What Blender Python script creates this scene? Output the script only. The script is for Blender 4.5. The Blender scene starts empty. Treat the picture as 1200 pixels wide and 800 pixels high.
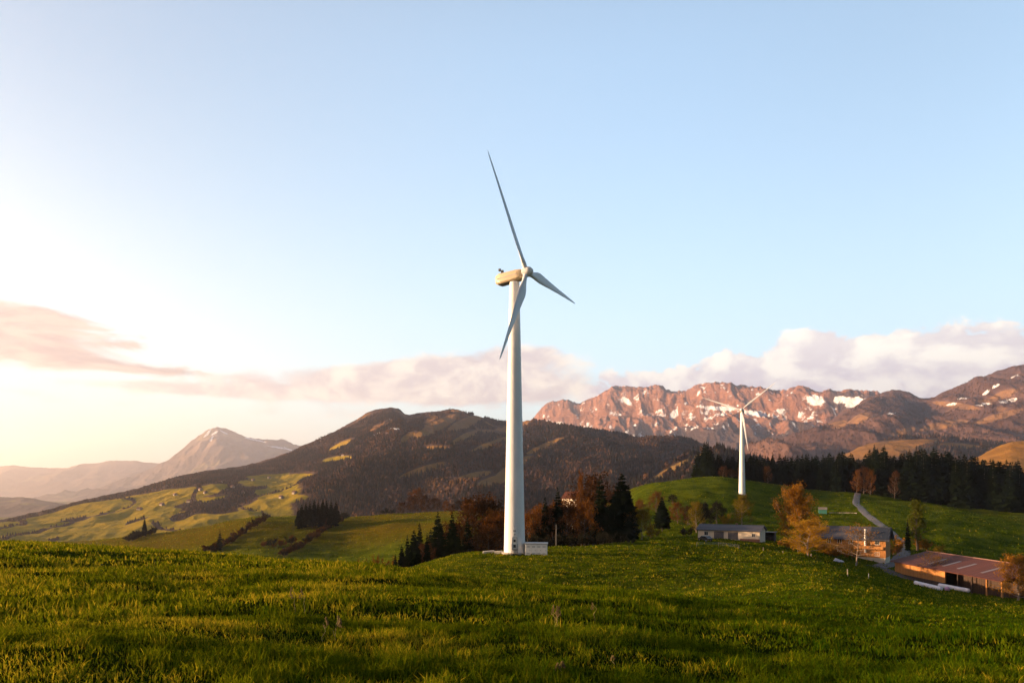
import bpy, math, random
import numpy as np
from mathutils import Vector, Matrix

R = math.radians
S = bpy.context.scene
COL = S.collection
F, CX, HY = 800.0, 600.0, 575.0          # focal length, centre column and horizon row of the photograph, in its pixels
SUN_AZ, SUN_EL = R(-88.0), R(8.3)         # azimuth from +Y (negative = left), elevation

# ------------------------------------------------------------------ helpers: properties and meshes
def tag(o, label=None, cat=None, group=None, kind=None):
    if label: o['label'] = label
    if cat: o['category'] = cat
    if group: o['group'] = group
    if kind: o['kind'] = kind
    return o

def empty(name, loc, rz=0.0):
    o = bpy.data.objects.new(name, None); COL.objects.link(o)
    o.location = loc; o.rotation_euler = (0, 0, rz); o.empty_display_size = 0.2
    return o

def mesh_np(name, verts, faces, smooth=False, attrs=None):
    """faces: list of integer arrays, each (n,3) or (n,4)"""
    verts = np.ascontiguousarray(verts, dtype=np.float32)
    me = bpy.data.meshes.new(name)
    me.vertices.add(len(verts)); me.vertices.foreach_set('co', verts.ravel())
    faces = [np.asarray(f, dtype=np.int32) for f in faces if len(f)]
    loops = np.concatenate([f.ravel() for f in faces]) if faces else np.zeros(0, np.int32)
    sizes = np.concatenate([np.full(len(f), f.shape[1], np.int32) for f in faces])
    starts = np.concatenate([[0], np.cumsum(sizes)[:-1]]).astype(np.int32)
    me.loops.add(len(loops)); me.loops.foreach_set('vertex_index', loops)
    me.polygons.add(len(sizes)); me.polygons.foreach_set('loop_start', starts)
    try: me.polygons.foreach_set('loop_total', sizes)
    except Exception: pass
    me.polygons.foreach_set('use_smooth', np.full(len(sizes), smooth))
    for k, v in (attrs or {}).items():
        a = me.attributes.new(k, 'FLOAT', 'POINT'); a.data.foreach_set('value', np.asarray(v, dtype=np.float32).ravel())
    me.update(calc_edges=True)
    return me

def link(name, me, mat, parent=None):
    o = bpy.data.objects.new(name, me); COL.objects.link(o)
    if mat is not None and not me.materials: me.materials.append(mat)
    if parent is not None: o.parent = parent
    return o

def grid_faces(m, n):
    i = np.arange(m - 1)[:, None] * n + np.arange(n - 1)[None, :]
    i = i.ravel()
    return np.stack([i, i + n, i + n + 1, i + 1], 1)

class MB:
    """collects boxes, prisms and tubes into one mesh"""
    def __init__(s): s.v = []; s.f3 = []; s.f4 = []; s.n = 0; s.fn = []
    def add(s, v, f):
        v = np.asarray(v, float); b = s.n; s.v.append(v); s.n += len(v)
        for q in f: s.fn.append([b + k for k in q])
    def box(s, x0, x1, y0, y1, z0, z1, M=None):
        v = np.array([(x, y, z) for z in (z0, z1) for (x, y) in ((x0, y0), (x1, y0), (x1, y1), (x0, y1))], float)
        if M is not None: v = np.array([M @ Vector(p) for p in v])
        s.add(v, [(3, 2, 1, 0), (4, 5, 6, 7), (0, 1, 5, 4), (1, 2, 6, 5), (2, 3, 7, 6), (3, 0, 4, 7)])
    def rings(s, rings, cap=True):
        k = len(rings[0]); v = np.concatenate(rings); f = []
        for a in range(len(rings) - 1):
            for i in range(k):
                j = (i + 1) % k
                f.append((a * k + i, a * k + j, (a + 1) * k + j, (a + 1) * k + i))
        if cap:
            f.append(tuple(range(k))[::-1]); f.append(tuple((len(rings) - 1) * k + i for i in range(k)))
        s.add(v, f)
    def tube(s, pts, rad, k=8, cap=True):
        pts = [Vector(p) for p in pts]; rs = []
        for i, p in enumerate(pts):
            d = (pts[min(i + 1, len(pts) - 1)] - pts[max(i - 1, 0)]).normalized()
            u = d.cross(Vector((0.13, 0.31, 1)) if abs(d.z) < .95 else Vector((1, 0.1, 0))).normalized(); w = u.cross(d)
            r = rad[i] if hasattr(rad, '__len__') else rad
            rs.append(np.array([p + (u * math.cos(a) + w * math.sin(a)) * r for a in np.linspace(0, 2 * math.pi, k, endpoint=False)]))
        s.rings(rs, cap)
    def prism(s, poly, y0, y1):
        """polygon in xz extruded along y"""
        s.rings([np.array([(x, y, z) for x, z in poly], float) for y in (y0, y1)])
    def build(s, name, mat, parent=None, smooth=False, bevel=0.0):
        me = bpy.data.meshes.new(name)
        me.from_pydata(np.concatenate(s.v).tolist(), [], s.fn); me.update()
        import bmesh
        bm = bmesh.new(); bm.from_mesh(me); bmesh.ops.recalc_face_normals(bm, faces=bm.faces)
        if bevel: bmesh.ops.bevel(bm, geom=list(bm.edges), offset=bevel, segments=2, profile=.6, affect='EDGES')
        bm.to_mesh(me); bm.free()
        if smooth:
            me.polygons.foreach_set('use_smooth', np.ones(len(me.polygons), bool))
            try: me.set_sharp_from_angle(angle=R(40))
            except Exception: pass
        return link(name, me, mat, parent)

# ------------------------------------------------------------------ numpy noise and interpolation
_pt = np.random.RandomState(7).permutation(256); _pt = np.concatenate([_pt, _pt, _pt])
_ga = np.random.RandomState(8).uniform(0, 2 * np.pi, 256); _gx, _gy = np.cos(_ga), np.sin(_ga)
def perlin(x, y, seed=0):
    x = np.asarray(x, float) + seed * 37.31; y = np.asarray(y, float) - seed * 17.77
    xi = np.floor(x).astype(int); yi = np.floor(y).astype(int); xf = x - xi; yf = y - yi
    u = xf * xf * xf * (xf * (xf * 6 - 15) + 10); v = yf * yf * yf * (yf * (yf * 6 - 15) + 10)
    def g(ix, iy, dx, dy):
        h = _pt[_pt[ix & 255] + (iy & 255)]; return _gx[h] * dx + _gy[h] * dy
    a = g(xi, yi, xf, yf); b = g(xi + 1, yi, xf - 1, yf); c = g(xi, yi + 1, xf, yf - 1); d = g(xi + 1, yi + 1, xf - 1, yf - 1)
    return (a + (b - a) * u) * (1 - v) + (c + (d - c) * u) * v * 1.0
def fbm(x, y, octv=4, seed=0, gain=.5, lac=2.03):
    s = 0; a = 1
    for o in range(octv):
        s = s + a * perlin(x, y, seed + o); a *= gain; x = x * lac; y = y * lac
    return s
def ridged(x, y, octv=5, seed=0, gain=.5, lac=2.07):
    s = 0; a = 1
    for o in range(octv):
        s = s + a * (1 - 2.2 * np.abs(perlin(x, y, seed + o))); a *= gain; x = x * lac; y = y * lac
    return s
def sstep(a, b, x):
    t = np.clip((x - a) / (b - a), 0, 1); return t * t * (3 - 2 * t)
def pslopes(x, y):
    h = np.diff(x, axis=-1); d = np.diff(y, axis=-1) / h; m = np.zeros_like(y)
    w1 = 2 * h[..., 1:] + h[..., :-1]; w2 = h[..., 1:] + 2 * h[..., :-1]
    ok = d[..., 1:] * d[..., :-1] > 0
    with np.errstate(divide='ignore', invalid='ignore'):
        hm = (w1 + w2) / (w1 / d[..., :-1] + w2 / d[..., 1:])
    m[..., 1:-1] = np.where(ok, hm, 0); m[..., 0] = d[..., 0]; m[..., -1] = d[..., -1]
    return m
def pchip(x, y, q, m=None):
    x = np.asarray(x, float); y = np.asarray(y, float)
    if m is None: m = pslopes(x, y)
    q = np.clip(q, x[0], x[-1]); i = np.clip(np.searchsorted(x, q) - 1, 0, len(x) - 2)
    h = x[i + 1] - x[i]; t = (q - x[i]) / h
    return (1 + 2 * t) * (1 - t) ** 2 * y[i] + t * (1 - t) ** 2 * h * m[i] + t * t * (3 - 2 * t) * y[i + 1] + t * t * (t - 1) * h * m[i + 1]

# ------------------------------------------------------------------ materials
def mat(name):
    m = bpy.data.materials.new(name); m.use_nodes = True; m.node_tree.nodes.clear()
    return m, NT(m.node_tree)
class NT:
    def __init__(s, t): s.t = t
    def n(s, typ, **kw):
        nd = s.t.nodes.new(typ)
        for k, v in kw.items(): setattr(nd, k, v)
        return nd
    def put(s, sock, v):
        if isinstance(v, bpy.types.NodeSocket): s.t.links.new(v, sock)
        elif v is not None:
            if hasattr(sock.default_value, '__len__') and hasattr(v, '__len__') and len(v) == 3 and len(sock.default_value) == 4: v = (*v, 1)
            sock.default_value = v
    def math(s, op, a, b=None, c=None, clamp=False):
        nd = s.n('ShaderNodeMath', operation=op, use_clamp=clamp)
        for i, v in enumerate((a, b, c)):
            if v is not None: s.put(nd.inputs[i], v)
        return nd.outputs[0]
    def mix(s, f, a, b, typ='MIX'):
        nd = s.n('ShaderNodeMix', data_type='RGBA', blend_type=typ)
        s.put(nd.inputs[0], f); s.put(nd.inputs[6], a); s.put(nd.inputs[7], b); return nd.outputs[2]
    def noise(s, vec, scale, detail=4, rough=.55, dist=0.0, out=0):
        nd = s.n('ShaderNodeTexNoise'); s.put(nd.inputs['Vector'], vec)
        nd.inputs['Scale'].default_value = scale; nd.inputs['Detail'].default_value = detail
        nd.inputs['Roughness'].default_value = rough; nd.inputs['Distortion'].default_value = dist
        return nd.outputs[out]
    def ss(s, a, b, x):
        nd = s.n('ShaderNodeMapRange', interpolation_type='SMOOTHSTEP'); s.put(nd.inputs[0], x)
        nd.inputs[1].default_value = a; nd.inputs[2].default_value = b; return nd.outputs[0]
    def attr(s, name):
        return s.n('ShaderNodeAttribute', attribute_name=name).outputs['Fac']
    def geo(s, o='Position'): return s.n('ShaderNodeNewGeometry').outputs[o]
    def obj(s): return s.n('ShaderNodeTexCoord').outputs['Object']
    def bump(s, h, strength=.3, dist=1.0):
        nd = s.n('ShaderNodeBump'); s.put(nd.inputs['Height'], h)
        nd.inputs['Strength'].default_value = strength; nd.inputs['Distance'].default_value = dist; return nd.outputs[0]
    def scale(s, vec, sc):
        nd = s.n('ShaderNodeMapping'); s.put(nd.inputs['Vector'], vec); nd.inputs['Scale'].default_value = sc; return nd.outputs[0]
    def pbsdf(s, col, rough=.7, normal=None, metal=0, spec=.3):
        nd = s.n('ShaderNodeBsdfPrincipled'); s.put(nd.inputs['Base Color'], col); s.put(nd.inputs['Roughness'], rough)
        nd.inputs['Metallic'].default_value = metal; nd.inputs['Specular IOR Level'].default_value = spec
        if normal is not None: s.put(nd.inputs['Normal'], normal)
        return nd.outputs[0]
    def out(s, sh):
        o = s.n('ShaderNodeOutputMaterial'); s.t.links.new(sh, o.inputs['Surface'])

def simple(name, col, rough=.6, var=.12, scale=1.5, metal=0, spec=.3, bump=0.0, dirt=None):
    m, t = mat(name); p = t.obj()
    n = t.noise(p, scale, 6, .6)
    c = t.mix(n, tuple(x * (1 - var) for x in col), tuple(min(1, x * (1 + var)) for x in col))
    if dirt is not None:
        k = t.ss(.52, .72, t.noise(t.scale(p, (1, 1, .25)), scale * 2.1, 6, .65)); c = t.mix(t.math('MULTIPLY', k, .5), c, dirt)
    nm = t.bump(t.noise(p, scale * 8, 3), bump, .05) if bump else None
    t.out(t.pbsdf(c, rough, nm, metal, spec)); return m

def planks(name, c1, c2, width=.18, axis=0, rough=.8):
    m, t = mat(name); p = t.obj()
    sx = t.n('ShaderNodeSeparateXYZ'); t.put(sx.inputs[0], p)
    u = t.math('DIVIDE', t.math('ADD', sx.outputs[0], sx.outputs[1]) if axis == 0 else sx.outputs[axis], width)
    k = t.math('FLOOR', u); f = t.math('FRACT', u)
    wn = t.n('ShaderNodeTexWhiteNoise', noise_dimensions='1D'); t.put(wn.inputs['W'], k)
    c = t.mix(wn.outputs['Value'], c1, c2)
    g = t.math('MULTIPLY', t.ss(0, .08, f), t.math('SUBTRACT', 1, t.ss(.92, 1, f)))
    c = t.mix(t.math('MULTIPLY', t.noise(t.scale(p, (1, 1, .3)), 2.5, 5, .65), .6), c, tuple(x * .55 for x in c1))
    t.out(t.pbsdf(c, rough, t.bump(g, .6, .02))); return m

def leafmat(name, c1, c2, trans=.35, scale=.35, tc=None):
    m, t = mat(name)
    rnd = t.n('ShaderNodeObjectInfo').outputs['Random']
    n = t.noise(t.obj(), scale, 5, .65)
    f = t.math('ADD', t.math('MULTIPLY', t.math('SUBTRACT', n, .5), 1.7), t.math('ADD', .3, t.math('MULTIPLY', rnd, .4)), clamp=True)
    c = t.mix(f, c1, c2)
    d = t.n('ShaderNodeBsdfDiffuse'); t.put(d.inputs[0], c)
    tr = t.n('ShaderNodeBsdfTranslucent'); t.put(tr.inputs[0], t.mix(.6, c, tc) if tc else c)
    mx = t.n('ShaderNodeMixShader'); mx.inputs[0].default_value = trans
    t.t.links.new(d.outputs[0], mx.inputs[1]); t.t.links.new(tr.outputs[0], mx.inputs[2]); t.out(mx.outputs[0]); return m

M = {}
M['bark'] = simple('bark', (.09, .065, .05), .9, .4, 3, bump=.4)
M['pale_bark'] = simple('pale_bark', (.22, .17, .13), .9, .3, 3, bump=.4)
M['spruce'] = leafmat('spruce_needles', (.004, .008, .004), (.011, .017, .007), .10)
M['brown_leaf'] = leafmat('brown_twigs', (.030, .015, .007), (.085, .036, .011), .3)
M['rust_leaf'] = leafmat('rust_twigs', (.075, .028, .007), (.17, .066, .012), .35)
M['orange_leaf'] = leafmat('orange_buds', (.17, .072, .009), (.38, .18, .022), .38)
M['amber_leaf'] = leafmat('amber_leaves', (.24, .115, .010), (.42, .24, .022), .4)
M['gold_leaf'] = leafmat('gold_leaves', (.10, .075, .006), (.20, .14, .012), .4)
M['green_leaf'] = leafmat('green_leaves', (.045, .055, .005), (.10, .105, .008), .4)
M['dark_leaf'] = leafmat('dark_leaves', (.012, .014, .01), (.03, .027, .014), .2)

# grassland: green pasture with paler, drier and darker patches
def grass_ground(name, near=True):
    m, t = mat(name); p = t.geo()
    big = t.noise(p, .012, 5, .6); mid = t.noise(p, .09, 6, .65); fine = t.noise(t.scale(p, (1, 1, .3)), .9, 6, .7)
    c = t.mix(t.ss(.38, .62, mid), (.034, .062, .003), (.098, .125, .006))
    c = t.mix(t.math('MULTIPLY', t.ss(.45, .7, fine), .6), c, (.125, .120, .008))
    c = t.mix(t.math('MULTIPLY', t.ss(.5, .72, big), .55), c, (.115, .095, .008))
    c = t.mix(t.math('MULTIPLY', t.attr('dry'), .9), c, t.mix(fine, (.070, .060, .002), (.185, .110, .006)))
    soil = t.ss(.66, .74, t.noise(p, .35, 6, .7)); c = t.mix(t.math('MULTIPLY', soil, .3), c, (.03, .03, .006)); c = t.mix(t.attr('thatch'), c, (.010, .016, .002))
    h = t.math('ADD', t.math('MULTIPLY', t.noise(p, .5, 6, .7), .5), t.noise(p, 2.5, 4, .7))
    t.out(t.pbsdf(c, .95, t.bump(h, 1.0, 1.1), 0, 0)); return m
M['ground'] = grass_ground('pasture')

def hill_mat(name, floor1, floor2, mead1, mead2, snow=False, sc=1.0):
    m, t = mat(name); p = t.geo()
    n1 = t.noise(p, .02 * sc, 6, .65); n2 = t.noise(p, .004 * sc, 5, .6)
    c = t.mix(n1, floor1, floor2)
    c = t.mix(t.ss(.45, .65, n2), c, tuple(x * 1.5 for x in floor2))
    md = t.mix(t.ss(.35, .65, t.noise(p, .011 * sc, 6, .6)), mead1, mead2)
    md = t.mix(t.attr('tan'), md, t.mix(n1, (.13, .065, .032), (.29, .15, .05)))
    edge = t.math('ADD', t.attr('meadow'), t.math('MULTIPLY', t.math('SUBTRACT', t.noise(p, .03 * sc, 5, .7), .5), .5))
    c = t.mix(t.ss(.4, .6, edge), c, md)
    if snow:
        sn = t.math('ADD', t.attr('snow'), t.math('MULTIPLY', t.math('SUBTRACT', t.noise(p, .022 * sc, 8, .75), .5), 2.4))
        c = t.mix(t.ss(.45, .55, sn), c, (.8, .8, .84))
    h = t.noise(p, .05 * sc, 6, .7)
    t.out(t.pbsdf(c, .95, t.bump(h, .8, 9 / sc), 0, .03)); return m

def rock_mat():
    m, t = mat('limestone'); p = t.geo()
    st = t.n('ShaderNodeSeparateXYZ'); t.put(st.inputs[0], p)
    strata = t.noise(t.scale(p, (.15, .15, 1.0)), .02, 6, .7, 1.0)
    c = t.mix(strata, (.115, .056, .044), (.35, .16, .09))
    c = t.mix(t.ss(.5, .7, t.noise(p, .006, 6, .7)), c, (.085, .05, .045))
    wood = t.math('ADD', t.attr('wood'), t.math('MULTIPLY', t.math('SUBTRACT', t.noise(p, .0045, 7, .7), .5), 1.1))
    c = t.mix(t.ss(.42, .58, wood), c, t.mix(t.noise(p, .02, 5, .7), (.035, .024, .024), (.085, .05, .036)))
    sn = t.math('ADD', t.attr('snow'), t.math('MULTIPLY', t.math('SUBTRACT', t.noise(p, .011, 8, .75), .5), 2.0))
    c = t.mix(t.ss(.46, .60, sn), c, (.66, .67, .74))
    h = t.math('ADD', t.noise(p, .012, 7, .7), t.math('MULTIPLY', strata, .5))
    t.out(t.pbsdf(c, .95, t.bump(h, .9, 30), 0, .03)); return m

# ------------------------------------------------------------------ the ground: one polar sheet round the camera out to the horizon
def zz(py, Y): return (HY - py) / F * Y
# per column: photo column, then (depth, height) of: near slope, near crest, dip, knoll front, knoll top, valley, next hilltop, back slope, valley, far
COLS = [
 (-700, [(8,-1.80),(70,-4.3),(150,-13),(200,-20),(260,-28),(350,-40),(550,-52),(800,-80),(1200,-110)]),
 (0,    [(8,-1.90),(70,zz(637,70)),(150,-17),(200,-25),(260,-35),(350,-48),(550,-46),(800,-85),(1200,-110)]),
 (200,  [(8,-1.98),(60,zz(648,60)),(130,-16.5),(180,-25),(240,-34),(330,-42),(550,zz(624,550)),(800,-80),(1200,-110)]),
 (310,  [(8,-2.03),(52,zz(655,52)),(115,-15.5),(165,-25),(230,-36),(320,-42),(560,zz(605,560)),(800,-75),(1200,-108)]),
 (400,  [(8,-2.07),(48,zz(662,48)),(95,-13.5),(145,-23),(210,-36),(310,-43),(580,zz(606,580)),(800,-72),(1200,-105)]),
 (470,  [(8,-2.10),(45,zz(668,45)),(78,-10.6),(112,-13.0),(142,-17),(260,-40),(600,zz(601,600)),(820,-70),(1200,-105)]),
 (560,  [(8,-2.14),(42,zz(677,42)),(74,-10.6),(100,zz(672,100)),(138,zz(649,138)),(240,-31),(600,zz(598,600)),(820,-70),(1200,-105)]),
 (604,  [(8,-2.17),(40,zz(682,40)),(72,-10.5),(97,zz(676,97)),(141,zz(646.5,141)),(230,-27),(600,zz(603,600)),(820,-70),(1200,-105)]),
 (700,  [(8,-2.23),(37,zz(692,37)),(65,-10.3),(92,zz(687,92)),(152,zz(640,152)),(230,-20),(560,zz(591,560)),(800,-45),(1200,-95)]),
 (760,  [(8,-2.28),(36,zz(698,36)),(64,-10.4),(92,zz(690,92)),(165,zz(636,165)),(230,-15.5),(470,zz(566,470)),(700,-12),(1200,-85)]),
 (840,  [(8,-2.33),(38,zz(706,38)),(66,-10.9),(100,zz(682,100)),(192,zz(634,192)),(240,-15.6),(470,zz(559,470)),(700,-4),(1200,-85)]),
 (940,  [(8,-2.37),(40,zz(714,40)),(72,-11.0),(120,zz(669,120)),(200,zz(641,200)),(260,-15.8),(470,zz(573,470)),(700,-5),(1200,-85)]),
 (1000, [(8,-2.40),(40,zz(720,40)),(76,-11.8),(125,zz(675,125)),(200,zz(653,200)),(260,-16.8),(460,zz(578,460)),(700,-8),(1200,-85)]),
 (1100, [(8,-2.44),(40,zz(726,40)),(80,-13.5),(125,zz(696,125)),(182,zz(679,182)),(240,-19.8),(430,zz(590,430)),(700,-10),(1200,-85)]),
 (1200, [(8,-2.46),(40,zz(731,40)),(80,-14.6),(125,zz(706,125)),(180,zz(690,180)),(240,-22.8),(420,zz(600,420)),(700,-14),(1200,-85)]),
 (1700, [(8,-2.50),(40,-8.6),(80,-16),(125,-23),(180,-28),(240,-27),(420,-22),(700,-25),(1200,-85)]),
]
def ground_table():
    az, rk, zk = [], [], []
    for px, kn in COLS:
        a = math.atan((px - CX) / F); az.append(a)
        rk.append([0.3] + [Y / math.cos(a) if abs(px - CX) < 900 else Y * 1.35 for Y, z in kn] + [3000, 22000]); zk.append([-1.62] + [z for Y, z in kn] + [-150, -170])
    back_r = [0.3, 8, 70, 150, 200, 260, 350, 550, 800, 1200, 3000, 22000]; back_z = [-1.62, -1.7, -2.5, -6, -9, -13, -20, -32, -50, -75, -150, -170]
    for a in (-math.pi, -2.2): az.insert(0 if a < -3 else 1, a); rk.insert(0 if a < -3 else 1, back_r); zk.insert(0 if a < -3 else 1, back_z)
    for a in (2.2, math.pi): az.append(a); rk.append(back_r); zk.append(back_z)
    return np.array(az), np.array(rk, float), np.array(zk, float)
AZK, RK, ZK = ground_table()
_av = np.unique(np.concatenate([np.arange(-180, -46, 3.0), np.arange(-46, 46, .105), np.arange(46, 180.01, 3.0)]))
GA = np.radians(_av); GA[-1] = math.pi; GA[0] = -math.pi
GR = np.concatenate([np.exp(np.arange(math.log(.6), math.log(1300), .0135)), np.exp(np.arange(math.log(1310), math.log(22000), .06)), [22000]])
_rk = np.stack([pchip(AZK, RK[:, k], GA) for k in range(RK.shape[1])], 1)
_zk = np.stack([pchip(AZK, ZK[:, k], GA) for k in range(RK.shape[1])], 1)
_m = pslopes(_rk, _zk)
GZ = np.stack([pchip(_rk[i], _zk[i], GR, _m[i]) for i in range(len(GA))])
_X = np.sin(GA)[:, None] * GR[None, :]; _Y = np.cos(GA)[:, None] * GR[None, :]
# gentle swells and tussocky unevenness
_wf = 1 - sstep(700, 1300, GR)[None, :]
GZ = GZ + _wf * (fbm(_X / 15, _Y / 15, 3, 1) * .42 * sstep(6, 25, GR)[None, :] + fbm(_X / 4.2, _Y / 3.6, 3, 5) * .21 * sstep(3, 10, GR)[None, :]
                 + fbm(_X / 90, _Y / 90, 3, 9) * 1.6 * sstep(200, 420, GR)[None, :] + fbm(_X / 22, _Y / 22, 3, 14) * .9 * sstep(180, 330, GR)[None, :])
GZ = GZ + sstep(1500, 4000, GR)[None, :] * fbm(_X / 900, _Y / 900, 4, 3) * 45
def ground_z(x, y):
    x = np.asarray(x, float); y = np.asarray(y, float)
    a = np.arctan2(x, y); r = np.clip(np.hypot(x, y), GR[0], GR[-2])
    i = np.clip(np.searchsorted(GA, a) - 1, 0, len(GA) - 2); j = np.clip(np.searchsorted(GR, r) - 1, 0, len(GR) - 2)
    u = (a - GA[i]) / (GA[i + 1] - GA[i]); v = (r - GR[j]) / (GR[j + 1] - GR[j])
    return (GZ[i, j] * (1 - u) + GZ[i + 1, j] * u) * (1 - v) + (GZ[i, j + 1] * (1 - u) + GZ[i + 1, j + 1] * u) * v
_ys = np.exp(np.linspace(math.log(5), math.log(1250), 2500))
def cast(px, py, ymin=5.0):
    """world point of the ground seen in the photo at (px, py), searching from depth ymin outwards"""
    x = (px - CX) / F * _ys; z = ground_z(x, _ys); l = (HY - py) / F * _ys
    ok = np.nonzero((l <= z) & (_ys >= ymin))[0]
    k = ok[0] if len(ok) else len(_ys) - 1
    return Vector((float(x[k]), float(_ys[k]), float(z[k])))
def spot(px, Y):
    x = (px - CX) / F * Y; return Vector((x, Y, float(ground_z(x, Y))))

# drier, browner grass on the sunny pastures across the little valley
_px = CX + F * _X / np.maximum(_Y, 1)
dry = sstep(380, 480, _Y) * (1 - sstep(690, 760, _px)) * (_Y > 0) * np.clip(.75 + 1.2 * fbm(_X / 120, _Y / 120, 3, 21), 0, 1)
dry = np.maximum(dry, .10 * sstep(88, 100, _Y) * (1 - sstep(150, 175, _Y)) * (1 - sstep(800, 980, _px)) * (_Y > 0))
g_me = mesh_np('ground', np.stack([_X, _Y, GZ], 2).reshape(-1, 3), [grid_faces(len(GA), len(GR))[:, ::-1]], True, {'dry': dry, 'thatch': .8 * (1 - sstep(25, 70, np.hypot(_X, _Y)))})
tag(link('ground', g_me, M['ground']), kind='structure')

# ------------------------------------------------------------------ hills and mountains: each one a sheet from its foot over its ridge and down the back
rngF = np.random.RandomState(11)
def layer(name, ridge, foot, material, step=1.2, nt=170, shape=1.2, amp=60, wl=500, seed=0, jag=0.6, back=.5, nb=26, mead=None, snow=None, wood=None, cliff=None, octv=6, ampf=None):
    rp = np.array([r[0] for r in ridge], float); px = np.arange(rp[0], rp[-1] + .01, step)
    py = pchip(rp, [r[1] for r in ridge], px); Yr = pchip(rp, [r[2] for r in ridge], px)
    py0 = py; py = py + jag * fbm(px / 9.0, px * 0 + seed * 3.1, 4, seed, .6)
    fp = np.array([f[0] for f in foot], float); Yf = pchip(fp, [f[1] for f in foot], px); zf = pchip(fp, [f[2] for f in foot], px)
    zr = (HY - py0) / F * Yr; jz = -(py - py0) / F * Yr
    t = np.concatenate([np.linspace(0, 1, nt), 1 + np.linspace(0, 1, nb)[1:] ** 1.3])
    T = t[None, :]; tt = np.minimum(T, 1)
    Y = Yf[:, None] + (Yr - Yf)[:, None] * np.where(T <= 1, T, 1 + (T - 1) * back * Yr[:, None] * .25 / (Yr - Yf)[:, None] * 2)
    X = (px[:, None] - CX) / F * (Yf[:, None] + (Yr - Yf)[:, None] * tt) + (Y - (Yf[:, None] + (Yr - Yf)[:, None] * tt)) * (px[:, None] - CX) / F
    prof = tt ** shape if cliff is None else np.interp(tt, cliff[0], cliff[1])
    base = zf[:, None] + (zr - zf)[:, None] * prof
    bk = zr[:, None] + (zf - zr)[:, None] * sstep(1, 2, T)
    Z = np.where(T <= 1, base, bk) + jz[:, None] * sstep(.8, 1, T) * (1 - sstep(1, 1.5, T))
    rd = ridged(X / wl, Y / wl * .55 + .25 * X / wl, octv, seed)
    # spurs and gullies; kept small along the ridge so that its outline stays put
    env = np.clip(np.sin(np.pi * np.clip(T * .93, 0, 1)) ** .7, 0, 1)
    Z = Z + (amp if ampf is None else amp * ampf(px)[:, None]) * (rd - .45) * env
    co = np.stack([X, Y, Z], 2); PX = CX + F * X / Y; PY = HY - F * Z / Y
    at = {}
    if name == 'hill' and rp[0] == -260: at['tan'] = np.maximum(sstep(380, 470, PX) * .85, sstep(170, 260, Z))
    if mead is not None: at['meadow'] = mead(X, Y, Z, PX, PY, T)
    gx = np.gradient(Z, axis=1) / np.maximum(np.hypot(np.gradient(X, axis=1), np.gradient(Y, axis=1)), 1e-3)
    if snow is not None: at['snow'] = snow(X, Y, Z, PX, PY, T, gx)
    if wood is not None: at['wood'] = wood(X, Y, Z, PX, PY, T)
    me = mesh_np(name, co.reshape(-1, 3), [grid_faces(len(px), len(t))[:, ::-1]], True, at)
    tag(link(name, me, material), kind='structure')
    return dict(co=co, nt=nt, at=at, PX=PX, PY=PY)

def blobs(PX, PY, lst):
    """map of meadow clearings surveyed from the photo: (column, row, half length, half width, tilt in degrees)"""
    o = np.zeros_like(PX)
    for cx, cy, a, b, ang in lst:
        c, s = math.cos(R(ang)), math.sin(R(ang)); dx = PX - cx; dy = -(PY - cy)
        u = (dx * c + dy * s) / a; v = (-dx * s + dy * c) / b
        o = np.maximum(o, np.exp(-(u * u + v * v) ** 2 * .69) )
    return o

# A: the long wooded mountain with pastures climbing from the left
CLEAR_A = [(395,538,18,3.5,8),(400,521,15,3,25),(510,525,16,3,4),(495,551,30,4.5,18),(556,557,20,4,12),(325,562,42,5,8),(330,585,32,5,5),(512,499,30,6,28),
           (545,496,22,6,22),(600,548,26,5,32),(640,522,26,3.5,22),(585,562,26,6,12),(545,512,18,4,25),(575,520,25,3,20),(478,512,10,4,30)]
def mead_a(X, Y, Z, PX, PY, T):
    n = fbm(X / 260, Y / 520, 4, 31); left = (1 - sstep(330, 375, PX + n * 30)) * sstep(-3, 3, PY + n * 14 - np.interp(PX, [-260, 0, 100, 200, 260, 320, 360], [660, 613, 592, 574, 563, 557, 557]))
    m = left * sstep(-.20, -.10, n + .02 + .35 * perlin(X / 75, Y / 150, 53)) * (1 - .9 * sstep(.95, .98, T) * (n < .0))
    lines = (np.abs(perlin(X / 210 + .4 * Y / 300, Y / 390, 44)) < .03) & (perlin(X / 130, Y / 260, 47) > -.3)
    m = np.where(lines, m * .1, m)
    up = np.clip(fbm(X / 160, Y / 240, 4, 35) * 1.6 + .38, 0, 1) * sstep(170, 300, Z) * .75
    return np.maximum(np.maximum(m, up), blobs(PX, PY, CLEAR_A))
def snow_a(X, Y, Z, PX, PY, T, g): return blobs(PX, PY, [(463,501.5,9,1.6,0),(441,508,5,1,25),(456,490,4,1,0)]) * .95
HA = layer('hill', [(-260,640,1300),(-100,628,1450),(0,611,1600),(50,600,1800),(100,585,2000),(150,575,2200),(200,563,2450),(250,553,2700),(300,544,2950),(330,536,3150),
    (350,528,3300),(380,515,3500),(400,504,3600),(420,494,3700),(440,485,3800),(455,482,3800),(468,485,3800),(476,491,3750),(500,488,3700),(520,486,3650),(530,484.5,3650),(545,488,3600),
    (570,493,3550),(600,499,3500),(620,497,3400),(650,500,3300),(700,506,3100),(740,514,2950),(780,520,2800),(800,523,2750),(830,532,2650),(880,552,2500),(920,575,2450)],
    [(-260,800,-130),(0,900,-135),(300,1000,-135),(600,1150,-140),(920,1400,-130)],
    hill_mat('wooded_slope', (.032, .020, .019), (.072, .042, .031), (.19, .15, .004), (.33, .22, .006), True),
    step=1.1, nt=230, shape=1.05, amp=60, wl=620, seed=2, jag=.9, ampf=lambda p: .46 + .54 * sstep(290, 460, p), mead=mead_a, snow=snow_a)
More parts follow.
